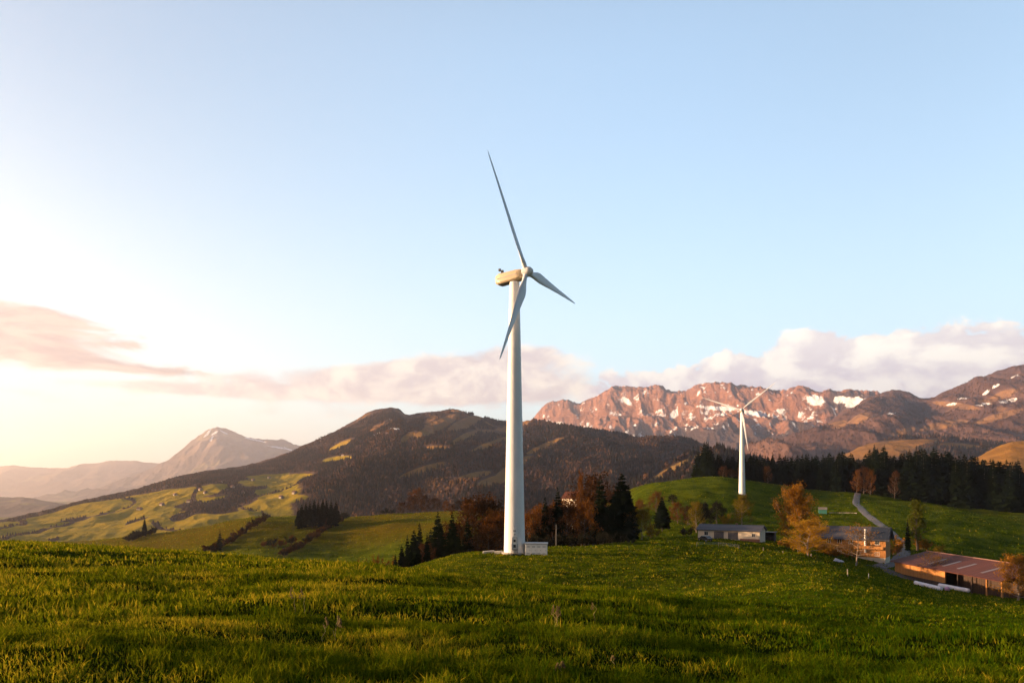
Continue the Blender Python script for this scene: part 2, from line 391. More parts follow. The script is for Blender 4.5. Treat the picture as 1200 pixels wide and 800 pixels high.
# B: nearer spur with a tan grassy edge
HB = layer('hill', [(660,600,1250),(720,585,1300),(750,566,1350),(770,556,1400),(785,547,1450),(805,538,1480),(820,531,1500),(835,528,1500),(850,530,1500),(880,540,1500),(930,556,1480),(1000,570,1450)],
    [(660,950,-110),(850,980,-100),(1000,1000,-100)],
    hill_mat('spur_slope', (.035, .023, .018), (.07, .042, .03), (.26, .16, .05), (.36, .23, .075)),
    step=.9, nt=120, shape=.9, amp=16, wl=240, seed=5, jag=.5,
    mead=lambda X, Y, Z, PX, PY, T: np.maximum(blobs(PX, PY, [(770,560,30,3.2,34),(796,545,14,2.8,30),(822,535,12,3,10)]), 0))
# E, F: tan meadows below the right-hand mountain
HE = layer('hill', [(930,560,2700),(980,537,2800),(1010,524,2900),(1030,518,2950),(1060,514.5,3000),(1100,514,3000),(1140,519,2950),(1200,523,2900),(1300,530,2800)],
    [(930,1900,-60),(1300,1900,-60)], hill_mat('tan_meadow', (.045, .03, .025), (.085, .052, .034), (.17, .085, .024), (.27, .135, .035)),
    step=1.0, nt=110, shape=.9, amp=22, wl=320, seed=6, jag=.5,
    mead=lambda X, Y, Z, PX, PY, T: blobs(PX, PY, [(1060,519,38,3.5,4),(1030,528,45,10,6),(1125,522,25,3,-4),(1000,533,14,5,20)]))
HF = layer('hill', [(1090,560,1500),(1120,547,1550),(1150,534,1600),(1172,523,1650),(1188,518,1650),(1215,517,1650),(1260,524,1600),(1330,540,1500)],
    [(1090,1000,-60),(1330,1000,-60)], hill_mat('tan_hump', (.05, .03, .02), (.10, .06, .03), (.22, .105, .018), (.30, .15, .03)),
    step=1.0, nt=80, shape=.8, amp=8, wl=200, seed=7, jag=.4, mead=lambda X, Y, Z, PX, PY, T: np.clip(.9 + fbm(X / 120, Y / 120, 3, 5) * .5, 0, 1))
# D: brown mountain on the right
def mead_d(X, Y, Z, PX, PY, T):
    return np.maximum(np.clip(fbm(X / 500, Y / 800, 4, 61) * 2.2 - .25, 0, .8), blobs(PX, PY, [(1120,475,28,3.5,-8),(1175,463,20,4,20),(1008,490,12,5,25),(985,497,8,4,20),(1060,505,18,3,15),(1105,498,30,4,10),(1170,488,30,4,16)]))
def snow_d(X, Y, Z, PX, PY, T, g):
    return np.maximum(blobs(PX, PY, [(1190,441,8,2,15),(1168,451,7,2.5,35),(1155,460,6,2,30),(1114,474,9,2,10),(1128,467,8,1.6,5),(1150,474,12,2,8),(1180,470,14,2.5,12),(1045,484,6,1.5,10)]) * .62, 0)
HD = layer('mountain', [(840,560,4200),(900,532,4600),(940,518,4900),(975,502,5200),(1000,487,5500),(1015,477,5600),(1035,469,5700),(1050,466.5,5700),(1065,467.5,5700),(1082,474,5600),(1095,472,5500),
    (1105,466,5500),(1120,457,5500),(1140,447,5500),(1160,440,5500),(1180,435,5500),(1200,431,5500),(1250,424,5500),(1330,430,5500),(1450,470,5300)],
    [(840,2900,-90),(1100,3000,-90),(1450,3200,-90)], hill_mat('brown_mountain', (.05, .028, .027), (.10, .055, .042), (.16, .085, .045), (.24, .13, .06), True, .5),
    step=1.0, nt=190, shape=1.05, amp=150, wl=900, seed=8, jag=1.2, mead=mead_d, snow=snow_d)
# C: the long limestone range
CLIFF = ([0, .30, .55, .72, .80, .84, .93, 1.0], [0, .22, .44, .60, .68, .76, .95, 1.0])
def snow_c(X, Y, Z, PX, PY, T, g):
    band = np.exp(-((T - .80 - .03 * perlin(PX / 40, PX * 0, 3)) / .045) ** 2) * .52
    gul = sstep(.42, .60, T) * (1 - sstep(.9, 1.0, T)) * sstep(.0, .35, fbm(X / 60 + .5 * Y / 150, Y / 170, 5, 71)) * .46
    right = blobs(PX, PY, [(956,469,15,7,-12),(1003,472,26,7,-8),(985,466,8,3,0),(1020,470,10,4,-10),(735,470,9,3,-40),(790,485,8,4,60),(840,478,26,3,-4),(885,484,18,4,-8)]) * .78
    top = sstep(.96, .99, T) * sstep(0, .3, perlin(PX / 22, PX * 0 + 5, 12)) * .5
    left = 1 - .35 * sstep(900, 1000, PX) * 0
    return np.maximum(np.maximum(band * sstep(-.15, .12, perlin(PX / 26, PX * 0, 17)) * left, gul), np.maximum(right, top)) * sstep(.35, .5, T)
HC = layer('mountain', [(520,560,10600),(560,540,10520),(590,520,10460),(620,497,10400),(632,485,10311),(640,477,10252),(650,472,10178),(660,471,10104),(675,472,9993),(688,471,9896),(695,470,9845),(703,463,9785),
    (712,458,9719),(722,455,9645),(735,456,9549),(748,457,9452),(760,455,9364),(772,456,9275),(782,459,9201),(790,460,9142),(805,457,9031),(818,453,8934),(830,451,8846),(842,450,8757),
    (852,449,8683),(862,450,8609),(872,451,8535),(882,455,8461),(895,458,8365),(910,458,8254),(925,457,8143),(940,457,8032),(955,459,7921),(970,461,7810),(985,460,7699),(993,458,7639),
    (1005,460,7551),(1020,462,7440),(1035,466,7329),(1060,472,7144),(1100,478,6848),(1150,482,6478),(1250,485,5738)],
    [(520,8300,-150),(620,8000,-150),(700,7500,-150),(900,6300,-150),(1060,5600,-150),(1250,4800,-150)], rock_mat(), step=.7, nt=300, cliff=CLIFF, amp=120, wl=380, seed=13, jag=1.9, octv=8,
    snow=snow_c, wood=lambda X, Y, Z, PX, PY, T: 1 - sstep(.50 , .80, T + .12 * perlin(PX / 30, T * 3, 19)) + .55 * sstep(900, 985, PX) * (1 - sstep(.93, .97, T)))
# G, H, I: far mountains toward the sun and the low hills in the hazy valley
HG = layer('mountain', [(40,600,12635),(100,583,13300),(130,572,13832),(160,560,14364),(190,545,14630),(205,534,14630),(220,523,14630),(233,512,14630),(243,505,14630),(250,503,14630),(256,501.5,14630),
    (265,503,14630),(280,509,14630),(300,514,14630),(318,516,14630),(332,518,14630),(345,523,14630),(380,536,14630),(420,552,14630),(480,575,14630)],
    [(40,10800,-170),(480,11200,-170)], hill_mat('far_mountain', (.08, .055, .045), (.15, .10, .07), (.19, .14, .07), (.26, .19, .09), True, .3), step=1.2, nt=120, shape=1.15, amp=170, wl=1300, seed=15, jag=1.0,
    mead=lambda X, Y, Z, PX, PY, T: np.clip(fbm(X / 700, Y / 900, 4, 3) * 2, 0, 1),
    snow=lambda X, Y, Z, PX, PY, T, g: np.maximum(blobs(PX, PY, [(243,508,7,1.6,48),(252,507,5,1.2,30),(262,506,6,1.0,-25),(248,514,4,1.2,60),(325,524,12,1.0,-10),(298,515,14,.9,-12),(338,526,6,1.0,-20)]) * .85, 0))
HH = layer('mountain', [(-420,548,17500),(-200,552,18000),(-60,548,18000),(0,547,18000),(40,549,18000),(80,548,18000),(110,543.5,18000),(140,541,18000),(175,544,18000),(210,549,18000),(300,560,18000),(420,575,18000)],
    [(-420,15000,-170),(420,15000,-170)], hill_mat('far_range', (.10, .07, .06), (.16, .11, .08), (.2, .15, .09), (.25, .19, .1), False, .2), step=2.0, nt=70, amp=150, wl=2000, seed=17, jag=.8,
    mead=lambda X, Y, Z, PX, PY, T: np.clip(fbm(X / 900, Y / 900, 4, 8) * 2, 0, 1))
HI = layer('hill', [(-420,575,5600),(-200,580,5700),(-80,578,5800),(0,584,5800),(30,585,5800),(60,590,5700),(110,600,5600),(200,612,5500)],
    [(-420,4300,-170),(200,4300,-170)], hill_mat('valley_hill', (.06, .045, .04), (.11, .08, .06), (.16, .13, .04), (.22, .17, .05), False, .5), step=1.5, nt=70, amp=40, wl=600, seed=19, jag=.8,
    mead=lambda X, Y, Z, PX, PY, T: np.clip(fbm(X / 300, Y / 300, 4, 8) * 2, 0, 1))

# far woods on those slopes: trees beyond counting, one mesh per kind
def far_wood(H, n, hmin, hmax, conifer, seed, meadcut=.35, tmax=1.0, tmin=0.0, thin=None):
    rs = np.random.RandomState(seed); co = H['co'][:, :H['nt']]; md = H['at']['meadow'][:, :H['nt']]
    ex = co[1:, :-1] - co[:-1, :-1]; ey = co[:-1, 1:] - co[:-1, :-1]
    w = np.linalg.norm(np.cross(ex, ey), axis=2); k = max(int(H['nt'] * tmax) - 1, 1)
    msk = (md[:-1, :-1] < meadcut) * 1.0; msk[:, k:] = 0; msk[:, :int(H['nt'] * tmin)] = 0
    if thin is not None: msk *= thin(co[:-1, :-1])
    w = (w * msk).ravel(); w = np.cumsum(w / w.sum())
    c = np.minimum(np.searchsorted(w, rs.rand(n)), w.size - 1); i, j = np.unravel_index(c, msk.shape)
    u, v = rs.rand(n, 1), rs.rand(n, 1); P = co[i, j] + ex[i, j] * u + ey[i, j] * v
    h = rs.uniform(hmin, hmax, n) * (.45 + .55 * sstep(300, 430, CX + F * P[:, 0] / P[:, 1])); ang = rs.rand(n) * 6.28
    if conifer:
        ks = 5; ring = np.arange(ks) * 2 * np.pi / ks
        rad = h * rs.uniform(.15, .23, n)
        b = np.stack([np.cos(ring[None] + ang[:, None]) * rad[:, None], np.sin(ring[None] + ang[:, None]) * rad[:, None], np.repeat((h * .08)[:, None], ks, 1)], 2)
        top = np.stack([0 * h, 0 * h, h], 1)[:, None]
        V = np.concatenate([b, top], 1) + P[:, None]; o = np.arange(n)[:, None] * (ks + 1)
        f = [np.stack([o[:, 0] + q, o[:, 0] + (q + 1) % ks, o[:, 0] + ks], 1) for q in range(ks)]
        return V.reshape(-1, 3), np.concatenate(f)
    ks = 5; ring = np.arange(ks) * 2 * np.pi / ks; rad = h * rs.uniform(.28, .42, n)
    jit = rs.uniform(.75, 1.25, (n, ks))
    lo = np.stack([np.cos(ring[None] + ang[:, None]) * rad[:, None] * jit * .8, np.sin(ring[None] + ang[:, None]) * rad[:, None] * jit * .8, np.repeat((h * .15)[:, None], ks, 1)], 2)
    hi = np.stack([np.cos(ring[None] + ang[:, None] + .5) * rad[:, None] * jit[:, ::-1], np.sin(ring[None] + ang[:, None] + .5) * rad[:, None] * jit[:, ::-1], (h * .6)[:, None] * jit], 2)
    top = np.stack([0 * h, 0 * h, h], 1)[:, None]
    V = np.concatenate([lo, hi, top], 1) + P[:, None]; o = np.arange(n) * (2 * ks + 1); f = []
    for q in range(ks):
        r = (q + 1) % ks
        f += [np.stack([o + q, o + r, o + ks + r], 1), np.stack([o + q, o + ks + r, o + ks + q], 1), np.stack([o + ks + q, o + ks + r, o + 2 * ks], 1)]
    return V.reshape(-1, 3), np.concatenate(f)
def wood_mat(name, c1, c2, c3):
    m, t = mat(name); p = t.geo()
    c = t.mix(t.ss(.3, .7, t.noise(p, .02, 4, .7)), c1, c2); c = t.mix(t.ss(.5, .68, t.noise(p, .004, 4, .6)), c, c3)
    t.out(t.pbsdf(c, .95, None, 0, .02)); return m
M['far_spruce'] = wood_mat('far_spruce', (.010, .011, .008), (.023, .020, .014), (.015, .015, .012))
M['far_brown'] = wood_mat('far_brown', (.046, .025, .018), (.09, .047, .027), (.14, .07, .03))
def merge(parts):
    vs, fs, o = [], [], 0
    for v, f in parts: vs.append(v); fs.append(f + o); o += len(v)
    return np.concatenate(vs), [np.concatenate(fs)]
nearthin = lambda c: np.where(fbm(c[..., 0] / 300, c[..., 1] / 300, 3, 77) > -.05, 1.0, .12)
v, f = merge([far_wood(HA, 30000, 9, 19, True, 1, .3, tmax=.95, thin=lambda c: np.where(fbm(c[..., 0] / 280, c[..., 1] / 400, 3, 77) > -.02, 1.0, .15)),
              far_wood(HB, 3500, 10, 22, True, 2), far_wood(HE, 3000, 12, 22, True, 3), far_wood(HD, 8000, 8, 15, True, 4, .3, tmax=.8)])
tag(link('forest', mesh_np('forest', v, f), M['far_spruce']), 'dark spruce forest covering the far mountain slopes', 'forest', kind='stuff')
v, f = merge([far_wood(HA, 24000, 6, 13, False, 5, .35, tmax=.95), far_wood(HB, 2500, 7, 14, False, 6), far_wood(HE, 2000, 8, 15, False, 7), far_wood(HD, 6000, 6, 12, False, 8, .35, tmax=.85)])
tag(link('forest', mesh_np('forest', v, f), M['far_brown']), 'brown leafless broadleaf woodland on the far mountain slopes', 'forest', kind='stuff')

# ------------------------------------------------------------------ trees
def conifer_mesh(seed, h=20.0, spread=3.2, bare=.06, whorls=26):
    rs = random.Random(seed); mb = MB()
    lean = [rs.uniform(-.02, .02), rs.uniform(-.02, .02)]
    mb.tube([(lean[0] * h * s, lean[1] * h * s, h * s) for s in (-.03, .05, .3, .6, .97)], [h * .016, h * .013, h * .010, h * .006, h * .001], 7)
    tv = np.concatenate(mb.v); tf = mb.fn
    V, F4, F3 = [], [], []
    for i in range(whorls):
        t = (i + rs.uniform(-.5, .5)) / whorls; t = min(max(t, 0), .985)
        z = h * (bare + (1 - bare) * t); nb = rs.randint(7, 10) if t < .85 else 5
        Lm = spread * (1 - t) ** .8 * (1.0 if t > .12 else .8) + .12
        a0 = rs.uniform(0, 6.28)
        for b in range(nb):
            if rs.random() < .08: continue
            a = a0 + b * 6.283 / nb + rs.uniform(-.3, .3); L = Lm * rs.uniform(.62, 1.18)
            d = np.array([math.cos(a), math.sin(a), 0]); sd = np.array([-d[1], d[0], 0])
            zb_ = z + rs.uniform(-.5, .5) * h / whorls; base = np.array([lean[0] * z, lean[1] * z, zb_]); droop = rs.uniform(.18, .5) * (1 - .6 * t); rise = rs.uniform(.0, .15)
            o = len(V); st = 4
            for s in range(st + 1):
                q = s / st; c = base + d * L * q + np.array([0, 0, L * (rise * q - droop * q * q)])
                w = L * (.13 + .27 * math.sin(math.pi * min(q * .75 + .12, 1))) * rs.uniform(.7, 1.25) * (1 if s < st else .12)
                hang = w * rs.uniform(.5, 1.0)
                V += [c - sd * w + np.array([0, 0, -hang]), c + np.array([0, 0, w * .15]), c + sd * w + np.array([0, 0, -hang])]
            for s in range(st):
                k = o + s * 3; F4 += [(k, k + 1, k + 4, k + 3), (k + 1, k + 2, k + 5, k + 4)]
    # leader
    o = len(V); top = np.array([lean[0] * h, lean[1] * h, h])
    for k in range(4):
        a = k * 1.57; V.append(top + np.array([.12 * math.cos(a), .12 * math.sin(a), -h * .06]))
    V.append(top); F3 = [(o, o + 1, o + 4), (o + 1, o + 2, o + 4), (o + 2, o + 3, o + 4), (o + 3, o, o + 4)]
    t_me = bpy.data.meshes.new('trunk'); t_me.from_pydata(tv.tolist(), [], tf); t_me.update()
    c_me = mesh_np('crown', np.array(V), [np.array(F4), np.array(F3)])
    return t_me, c_me

def broadleaf_mesh(seed, h=12.0, w=8.0, trunk=.22, nleaf=3200, leaf=.22, levels=4, upright=.5, bushy=False):
    rs = random.Random(seed); nr = np.random.RandomState(seed); mb = MB(); tips = []
    def limb(p, d, L, r, lev):
        pts = [p]; q = p.copy(); dd = d.copy()
        for i in range(3):
            dd = (dd + Vector((rs.uniform(-.22, .22), rs.uniform(-.22, .22), rs.uniform(-.05, .16)))).normalized(); q = q + dd * L / 3; pts.append(q.copy())
        mb.tube(pts, [r, r * .8, r * .6, r * .35], 4 if lev == 1 else 3, False)
        tips.extend((x, L) for x in pts[2 if lev == 1 else 1:])
        if lev < levels - 1:
            for i in range(rs.choice((3, 4)) if lev == 1 else rs.choice((2, 3))):
                a = rs.uniform(0, 6.28); sp = rs.uniform(.5, 1.0)
                nd = (dd + Vector((math.cos(a), math.sin(a), rs.uniform(-.2, .6))) * sp).normalized()
                limb(pts[rs.choice((1, 2, 2, 3))], nd, L * rs.uniform(.4, .62), r * .5, lev + 1)
    if bushy:
        for i in range(9):
            a = rs.uniform(0, 6.28); limb(Vector((math.cos(a) * .4, math.sin(a) * .4, -.1)), Vector((math.cos(a) * .7, math.sin(a) * .7, 1)).normalized(), h * rs.uniform(.4, .7), h * .012, 1)
    else:
        pts = [Vector((0, 0, -.4))]; q = Vector((0, 0, 0)); pts.append(q.copy())
        for i in range(6): q = q + Vector((rs.uniform(-.025, .025) * h, rs.uniform(-.025, .025) * h, h * .15)); pts.append(q.copy())
        r0 = h * .02
        mb.tube(pts, [r0 * 1.25, r0, r0 * .85, r0 * .7, r0 * .55, r0 * .4, r0 * .25, r0 * .08], 7, False)
        nb = 26
        for i in range(nb):
            f = trunk + (.97 - trunk) * (i + rs.uniform(0, .8)) / nb; k = min(f / .15 * 1.0, 5.99); j = int(k)
            p = pts[j + 1].lerp(pts[j + 2 if j + 2 < len(pts) else j + 1], k - j) if f < .9 else pts[-1]
            g = (f - trunk) / (1 - trunk); prof = (math.sin(math.pi * min(.22 + g * .76, 1)) ** .6) * (1.0 - .2 * g)
            a = i * 2.4 + rs.uniform(-.5, .5); up = (.25 + g * .9) * (.5 + upright)
            limb(p, Vector((math.cos(a), math.sin(a), up)).normalized(), w * .5 * prof * rs.uniform(.65, 1.1) + h * .03, r0 * .42 * (1 - .6 * g), 1)
    tv = np.concatenate(mb.v)
    tp = np.array([t[0] for t in tips])
    lo, hi = np.percentile(tp[:, 2], 2), tp[:, 2].max()
    sz = (h - .15) / hi; rad = np.percentile(np.hypot(tp[:, 0], tp[:, 1]), 95); sx = (w * .5) / rad
    sc = np.array([sx, sx, sz]); tv = tv * sc; tp = tp * sc
    # keep the trunk itself slender after the stretch
    P = tp[nr.randint(0, len(tp), nleaf)] + nr.normal(0, 1, (nleaf, 3)) * np.array([w * .045, w * .045, h * .035])
    P[:, 2] = np.maximum(P[:, 2], h * .02)
    a = nr.normal(0, 1, (nleaf, 3)); a /= np.linalg.norm(a, axis=1)[:, None]; b = np.cross(a, nr.normal(0, 1, (nleaf, 3))); b /= np.linalg.norm(b, axis=1)[:, None]
    s = leaf * nr.uniform(.5, 1.4, (nleaf, 1)); V = np.stack([P - a * s, P - b * s * .55, P + a * s, P + b * s * .55], 1).reshape(-1, 3)
    Fq = np.arange(nleaf * 4).reshape(-1, 4)
    t_me = bpy.data.meshes.new('trunk'); t_me.from_pydata(tv.tolist(), [], mb.fn); t_me.update()
    return t_me, mesh_np('crown', V, [Fq])

PROTO = {}
def proto(kind, h, w, tm, cm, trunk_mat, crown_mat, key):
    tm.materials.append(trunk_mat); cm.materials.append(crown_mat); PROTO.setdefault(key, []).append((kind, h, w, tm, cm))
for s in range(5):
    tm, cm = conifer_mesh(100 + s, 20, [3.0, 3.5, 2.7, 3.9, 3.2][s], [.05, .1, .04, .12, .07][s], [42, 44, 40, 42, 46][s]); proto('spruce_tree', 20, 6.4, tm, cm, M['bark'], M['spruce'], 'spruce')
for s in range(2):
    tm, cm = conifer_mesh(120 + s, 20, 2.0, .03, 40); proto('spruce_tree', 20, 4, tm, cm, M['bark'], M['spruce'], 'slim')
for key, cmn, bm, leaf, nl in (('brown', 'brown_leaf', 'bark', .20, 3600), ('rust', 'rust_leaf', 'bark', .19, 3600), ('orange', 'orange_leaf', 'pale_bark', .13, 14000),
                             ('gold', 'gold_leaf', 'pale_bark', .17, 6000), ('amber', 'amber_leaf', 'pale_bark', .125, 12000), ('green', 'green_leaf', 'bark', .2, 3600), ('dark', 'dark_leaf', 'bark', .22, 4200)):
    for s in range(3):
        tm, cm = broadleaf_mesh(s * 7 + len(key) * 31 + ord(key[0]), 12, 8, [.06, .08, .05][s], nl, leaf, 4, [.45, .6, .3][s]); proto('broadleaf_tree', 12, 8, tm, cm, M[bm], M[cmn], key)
for s in range(2):
    tm, cm = broadleaf_mesh(301 + s, 9, 8, .22, 1100, .13, 5, .35); proto('broadleaf_tree', 9, 8, tm, cm, M['pale_bark'], M['orange_leaf'], 'bare')
for s in range(1):
    tm, cm = broadleaf_mesh(333, 14, 4.2, .16, 3800, .2, 4, 1.3); proto('poplar_tree', 14, 4.2, tm, cm, M['bark'], M['green_leaf'], 'poplar')
for key, cmn in (('brownbush', 'brown_leaf'), ('rustbush', 'rust_leaf'), ('orangebush', 'orange_leaf'), ('goldbush', 'gold_leaf'), ('darkbush', 'dark_leaf')):
    for s in range(2):
        tm, cm = broadleaf_mesh(400 + s * 3 + len(key), 3, 3.6, .2, 1300, .14, 3, .3, True); proto('shrub', 3, 3.6, tm, cm, M['bark'], M[cmn], key)

rt = random.Random(5); _cnt = [0]
def plant(key, loc, h, w=None, label=None, cat=None, group=None, sink=.0, name=None):
    kind, h0, w0, tm, cm = PROTO[key][_cnt[0] % len(PROTO[key])]; _cnt[0] += 1
    r = empty(name or kind, loc - Vector((0, 0, sink)), rt.uniform(0, 6.28))
    sz = h / h0; sx = (w / w0) if w else sz * rt.uniform(.88, 1.15)
    r.scale = (sx, sx * rt.uniform(.93, 1.07), sz)
    tag(r, label, cat or ('shrub' if kind == 'shrub' else 'tree'), group)
    link('trunk' if kind != 'shrub' else 'stems', tm, None, r); link('crown' if kind != 'shrub' else 'foliage', cm, None, r)
    return r
def by_top(key, px, Y, top, w_px=None, **kw):
    p = spot(px, Y); h = zz(top, Y) - p.z
    return plant(key, p, max(h, 1.0), w_px / F * Y if w_px else None, **kw)
def by_base(key, px, base, top, w_px=None, ymin=60, **kw):
    p = cast(px, base, ymin); h = (base - top) / F * p.y
    return plant(key, p, max(h, .6), w_px / F * p.y if w_px else None, **kw)

G1 = 'spruces below the knoll left of the near turbine'
for px, Y, top in ((463,152,648),(471,165,637),(478,168,625),(486,172,619),(493,180,611),(500,172,622),(512,182,598),(524,175,624),(531,186,599),(537,178,622),(549,190,604),(505,190,618),(543,172,628)):
    by_top('spruce', px, Y, top, label='dark spruce below the grassy knoll left of the near turbine', group=G1)
G2 = 'brown trees behind the knoll'
for px, Y, top, k in ((556,200,583,'brown'),(565,205,578,'brown'),(577,200,595,'rust'),(587,195,596,'rust'),(570,188,615,'brown'),(596,205,600,'brown'),(618,198,596,'rust'),(626,190,605,'brown'),(632,205,590,'rust'),
                      (645,195,592,'brown'),(660,200,582,'rust'),(668,190,592,'brown'),(676,205,586,'rust'),(684,195,584,'rust'),(692,200,575,'brown'),(698,215,556,'brown'),(717,200,574,'brown'),(610,200,606,'rust'),(653,205,588,'rust'),(640,210,598,'brown'),(540,196,612,'brown'),(520,192,622,'brown'),(500,176,634,'brown')):
    Y = Y if px < 606 else (186 + rt.uniform(-3, 3) if Y < 199 else Y + 12)
    by_top(k, px, Y, top, label='bare brown broadleaf tree in the thicket behind the near turbine', group=G2)
by_top('rust', 680, 188, 549, 13, label='tallest slim rust brown tree sticking up beside the small white house', )
for px, Y, top, lb in ((705,186,554,'tall dark spruce with a broad crown, left one of the tall pair by the turbine'),(728,187,553,'tall dark spruce, right one of the tall pair near the turbine')):
    by_top('spruce', px, Y, top, 38 if px < 720 else 44, label=lb)
G3 = 'smaller spruces in the thicket behind the near turbine'
for px, Y, top in ((640,183,580),(653,184,569),(647,183,600),(630,183,608),(737,187,566),(714,184,590),(720,183,598),(660,182,612),(672,183,616),(690,184,606),(700,184,600)):
    by_top('spruce', px, Y, top, label='smaller dark spruce in the thicket behind the near turbine', group=G3)
for px in range(612, 745, 7):
    by_top('darkbush', px + rt.uniform(-2, 2), rt.uniform(160, 168), 624 + rt.uniform(-6, 6), 13, label='low dark bush at the shady foot of the thicket behind the near turbine', group='dark bushes at the foot of the thicket')
by_top('gold', 752, 187, 594, 26, label='yellowish broadleaf tree just right of the tall dark spruces')
by_top('bare', 738, 185, 597, 22, label='bare pinkish tree at the right foot of the tall dark spruces')
by_base('rust', 749, 612, 584, 20, 200, label='rust brown tree on the slope behind the yellowish tree')
by_base('rust', 769, 600, 575, 20, 200, label='orange brown tree on the slope behind the lone spruce')
by_base('spruce', 776, 622, 581, 19, label='lone dark spruce standing on the lawn edge right of the thicket')
by_base('dark', 788, 590, 579, 11, 200, label='small dark round tree high on the green slope')
by_base('rust', 794, 613, 587, 20, label='round rust orange tree right of the lone spruce')
by_base('goldbush', 765, 630, 612, 20, label='yellowish bush left of the lone spruce')
by_base('brown', 806, 615, 592, 14, label='brownish tree between the rust orange tree and the bungalow')
by_base('gold', 816, 624, 587, 19, label='yellow green tree left of the cream bungalow')
by_base('dark', 827, 622, 588, 18, label='dark leafless tree rising behind the left end of the bungalow')
by_base('dark', 840, 613, 587, 24, 190, label='dark spreading tree behind the bungalow roof')
by_base('gold', 869, 616, 579, 24, 190, label='golden tree directly in front of the far turbine foot')
by_base('goldbush', 853, 616, 600, 18, 190, label='golden shrub left of the golden tree behind the bungalow')
by_base('darkbush', 910, 600, 588, 14, 190, label='small dark shrub on the green slope left of the big orange tree')
by_base('darkbush', 805, 628, 616, 16, label='dark shrub at the edge of the lawn left of the parked car')
by_base('orange', 938, 646, 567, 50, label='biggest rusty orange tree with a broad crown right of the bungalow')
by_base('amber', 947, 651, 607, 50, label='bright orange tree in front of the biggest orange tree')
by_base('bare', 1004, 662, 611, 50, label='bare orange twigged tree in front of the farmhouse')
for px, b, t, w, k, lb in ((978,652,639,26,'orangebush','orange bush under the left part of the farmhouse wall'),(997,655,642,22,'orangebush','orange bush under the middle of the farmhouse wall'),(1046,650,626,26,'orangebush','orange bush right of the farmhouse gable'),
                           (1036,655,640,18,'goldbush','yellowish bush at the right corner of the farmhouse'),(1083,645,627,20,'orangebush','orange bush at the foot of the yellow green poplar'),(1102,652,637,18,'goldbush','yellowish bush behind the long barn roof'),(925,642,628,22,'orangebush','orange bush between the dark shed and the orange trees')):
    by_base(k, px, b, t, w, label=lb)
by_base('poplar', 1075, 645, 588, 22, label='slim yellow green poplar above the barn')
by_base('slim', 1064, 645, 607, 9, label='thin dark conifer beside the yellow green poplar')
by_base('bare', 1093, 686, 643, 38, label='bare orange twigged tree in front of the long barn')
by_top('orange', 1193, 135, 650, 46, label='orange tree at the right end of the barn')
by_base('gold', 1180, 699, 680, 18, 60, label='sunlit yellow green small tree below the orange tree by the barn', name='shrub')

# the wood behind the far turbine
edge = [(812,560,470),(830,559,468),(850,562,468),(870,567,466),(900,570,465),(930,572,464),(1000,580,450),(1060,588,430),(1120,595,420),(1165,598,414),(1190,599,410)]
tops = [(815,526),(828,517),(838,527),(850,531),(870,530),(900,531),(940,530),(975,530),(992,526),(1008,536),(1025,521),(1036,521),(1050,532),(1062,526),(1074,522),(1092,523),(1110,526),(1128,531),(1150,533),(1170,535),(1192,536),(1230,536)]
GW = 'spruces of the wood behind the far turbine'
rt2 = random.Random(21)
nW = 0
for row, (dy, n, dt) in enumerate(((0, 68, 9), (12, 64, 5), (26, 60, 1), (44, 52, 0))):
    for i in range(n):
        px = 818 + (1192 - 818) * (i + rt2.uniform(-.4, .4)) / (n - 1)
        if row == 0 and (px < 828 or rt2.random() < .12): continue
        if 998 < px < 1030 and row < 1 and rt2.random() < .6: continue
        Y = float(np.interp(px, [e[0] for e in edge], [e[2] for e in edge])) + dy + rt2.uniform(-4, 4) + 4
        top = float(np.interp(px, [q[0] for q in tops], [q[1] for q in tops])) + dt * rt2.uniform(.3, 1.4) + rt2.uniform(-1, 6)
        p = spot(px, Y); h = zz(top, Y) - p.z
        if h < 5: continue
        plant('spruce', p, h, h * rt2.uniform(.40, .56), label='dark spruce in the dense wood behind the far turbine', group=GW); nW += 1
for px, top in ((828,516),(1025,519),(1037,520),(1074,521),(1093,522)):
    by_top('spruce', px, float(np.interp(px, [e[0] for e in edge], [e[2] for e in edge])) + 9, top, 15, label='dark spruce standing taller than the rest of the wood behind the far turbine', group='tallest spruces of the wood')
GB = 'brown trees along the wood edge'
for px, top, k, w in ((847,546,'brown',13),(858,549,'brown',12),(867,547,'brown',11),(900,546,'brown',12),(1004,549,'rust',13),(1012,546,'brown',15),(1020,549,'rust',12),(1048,551,'brown',12)):
    Y = float(np.interp(px, [e[0] for e in edge], [e[2] for e in edge])) - 4
    by_top(k, px, Y, top, w, label='brown leafless tree along the front edge of the dark spruce wood', group=GB)

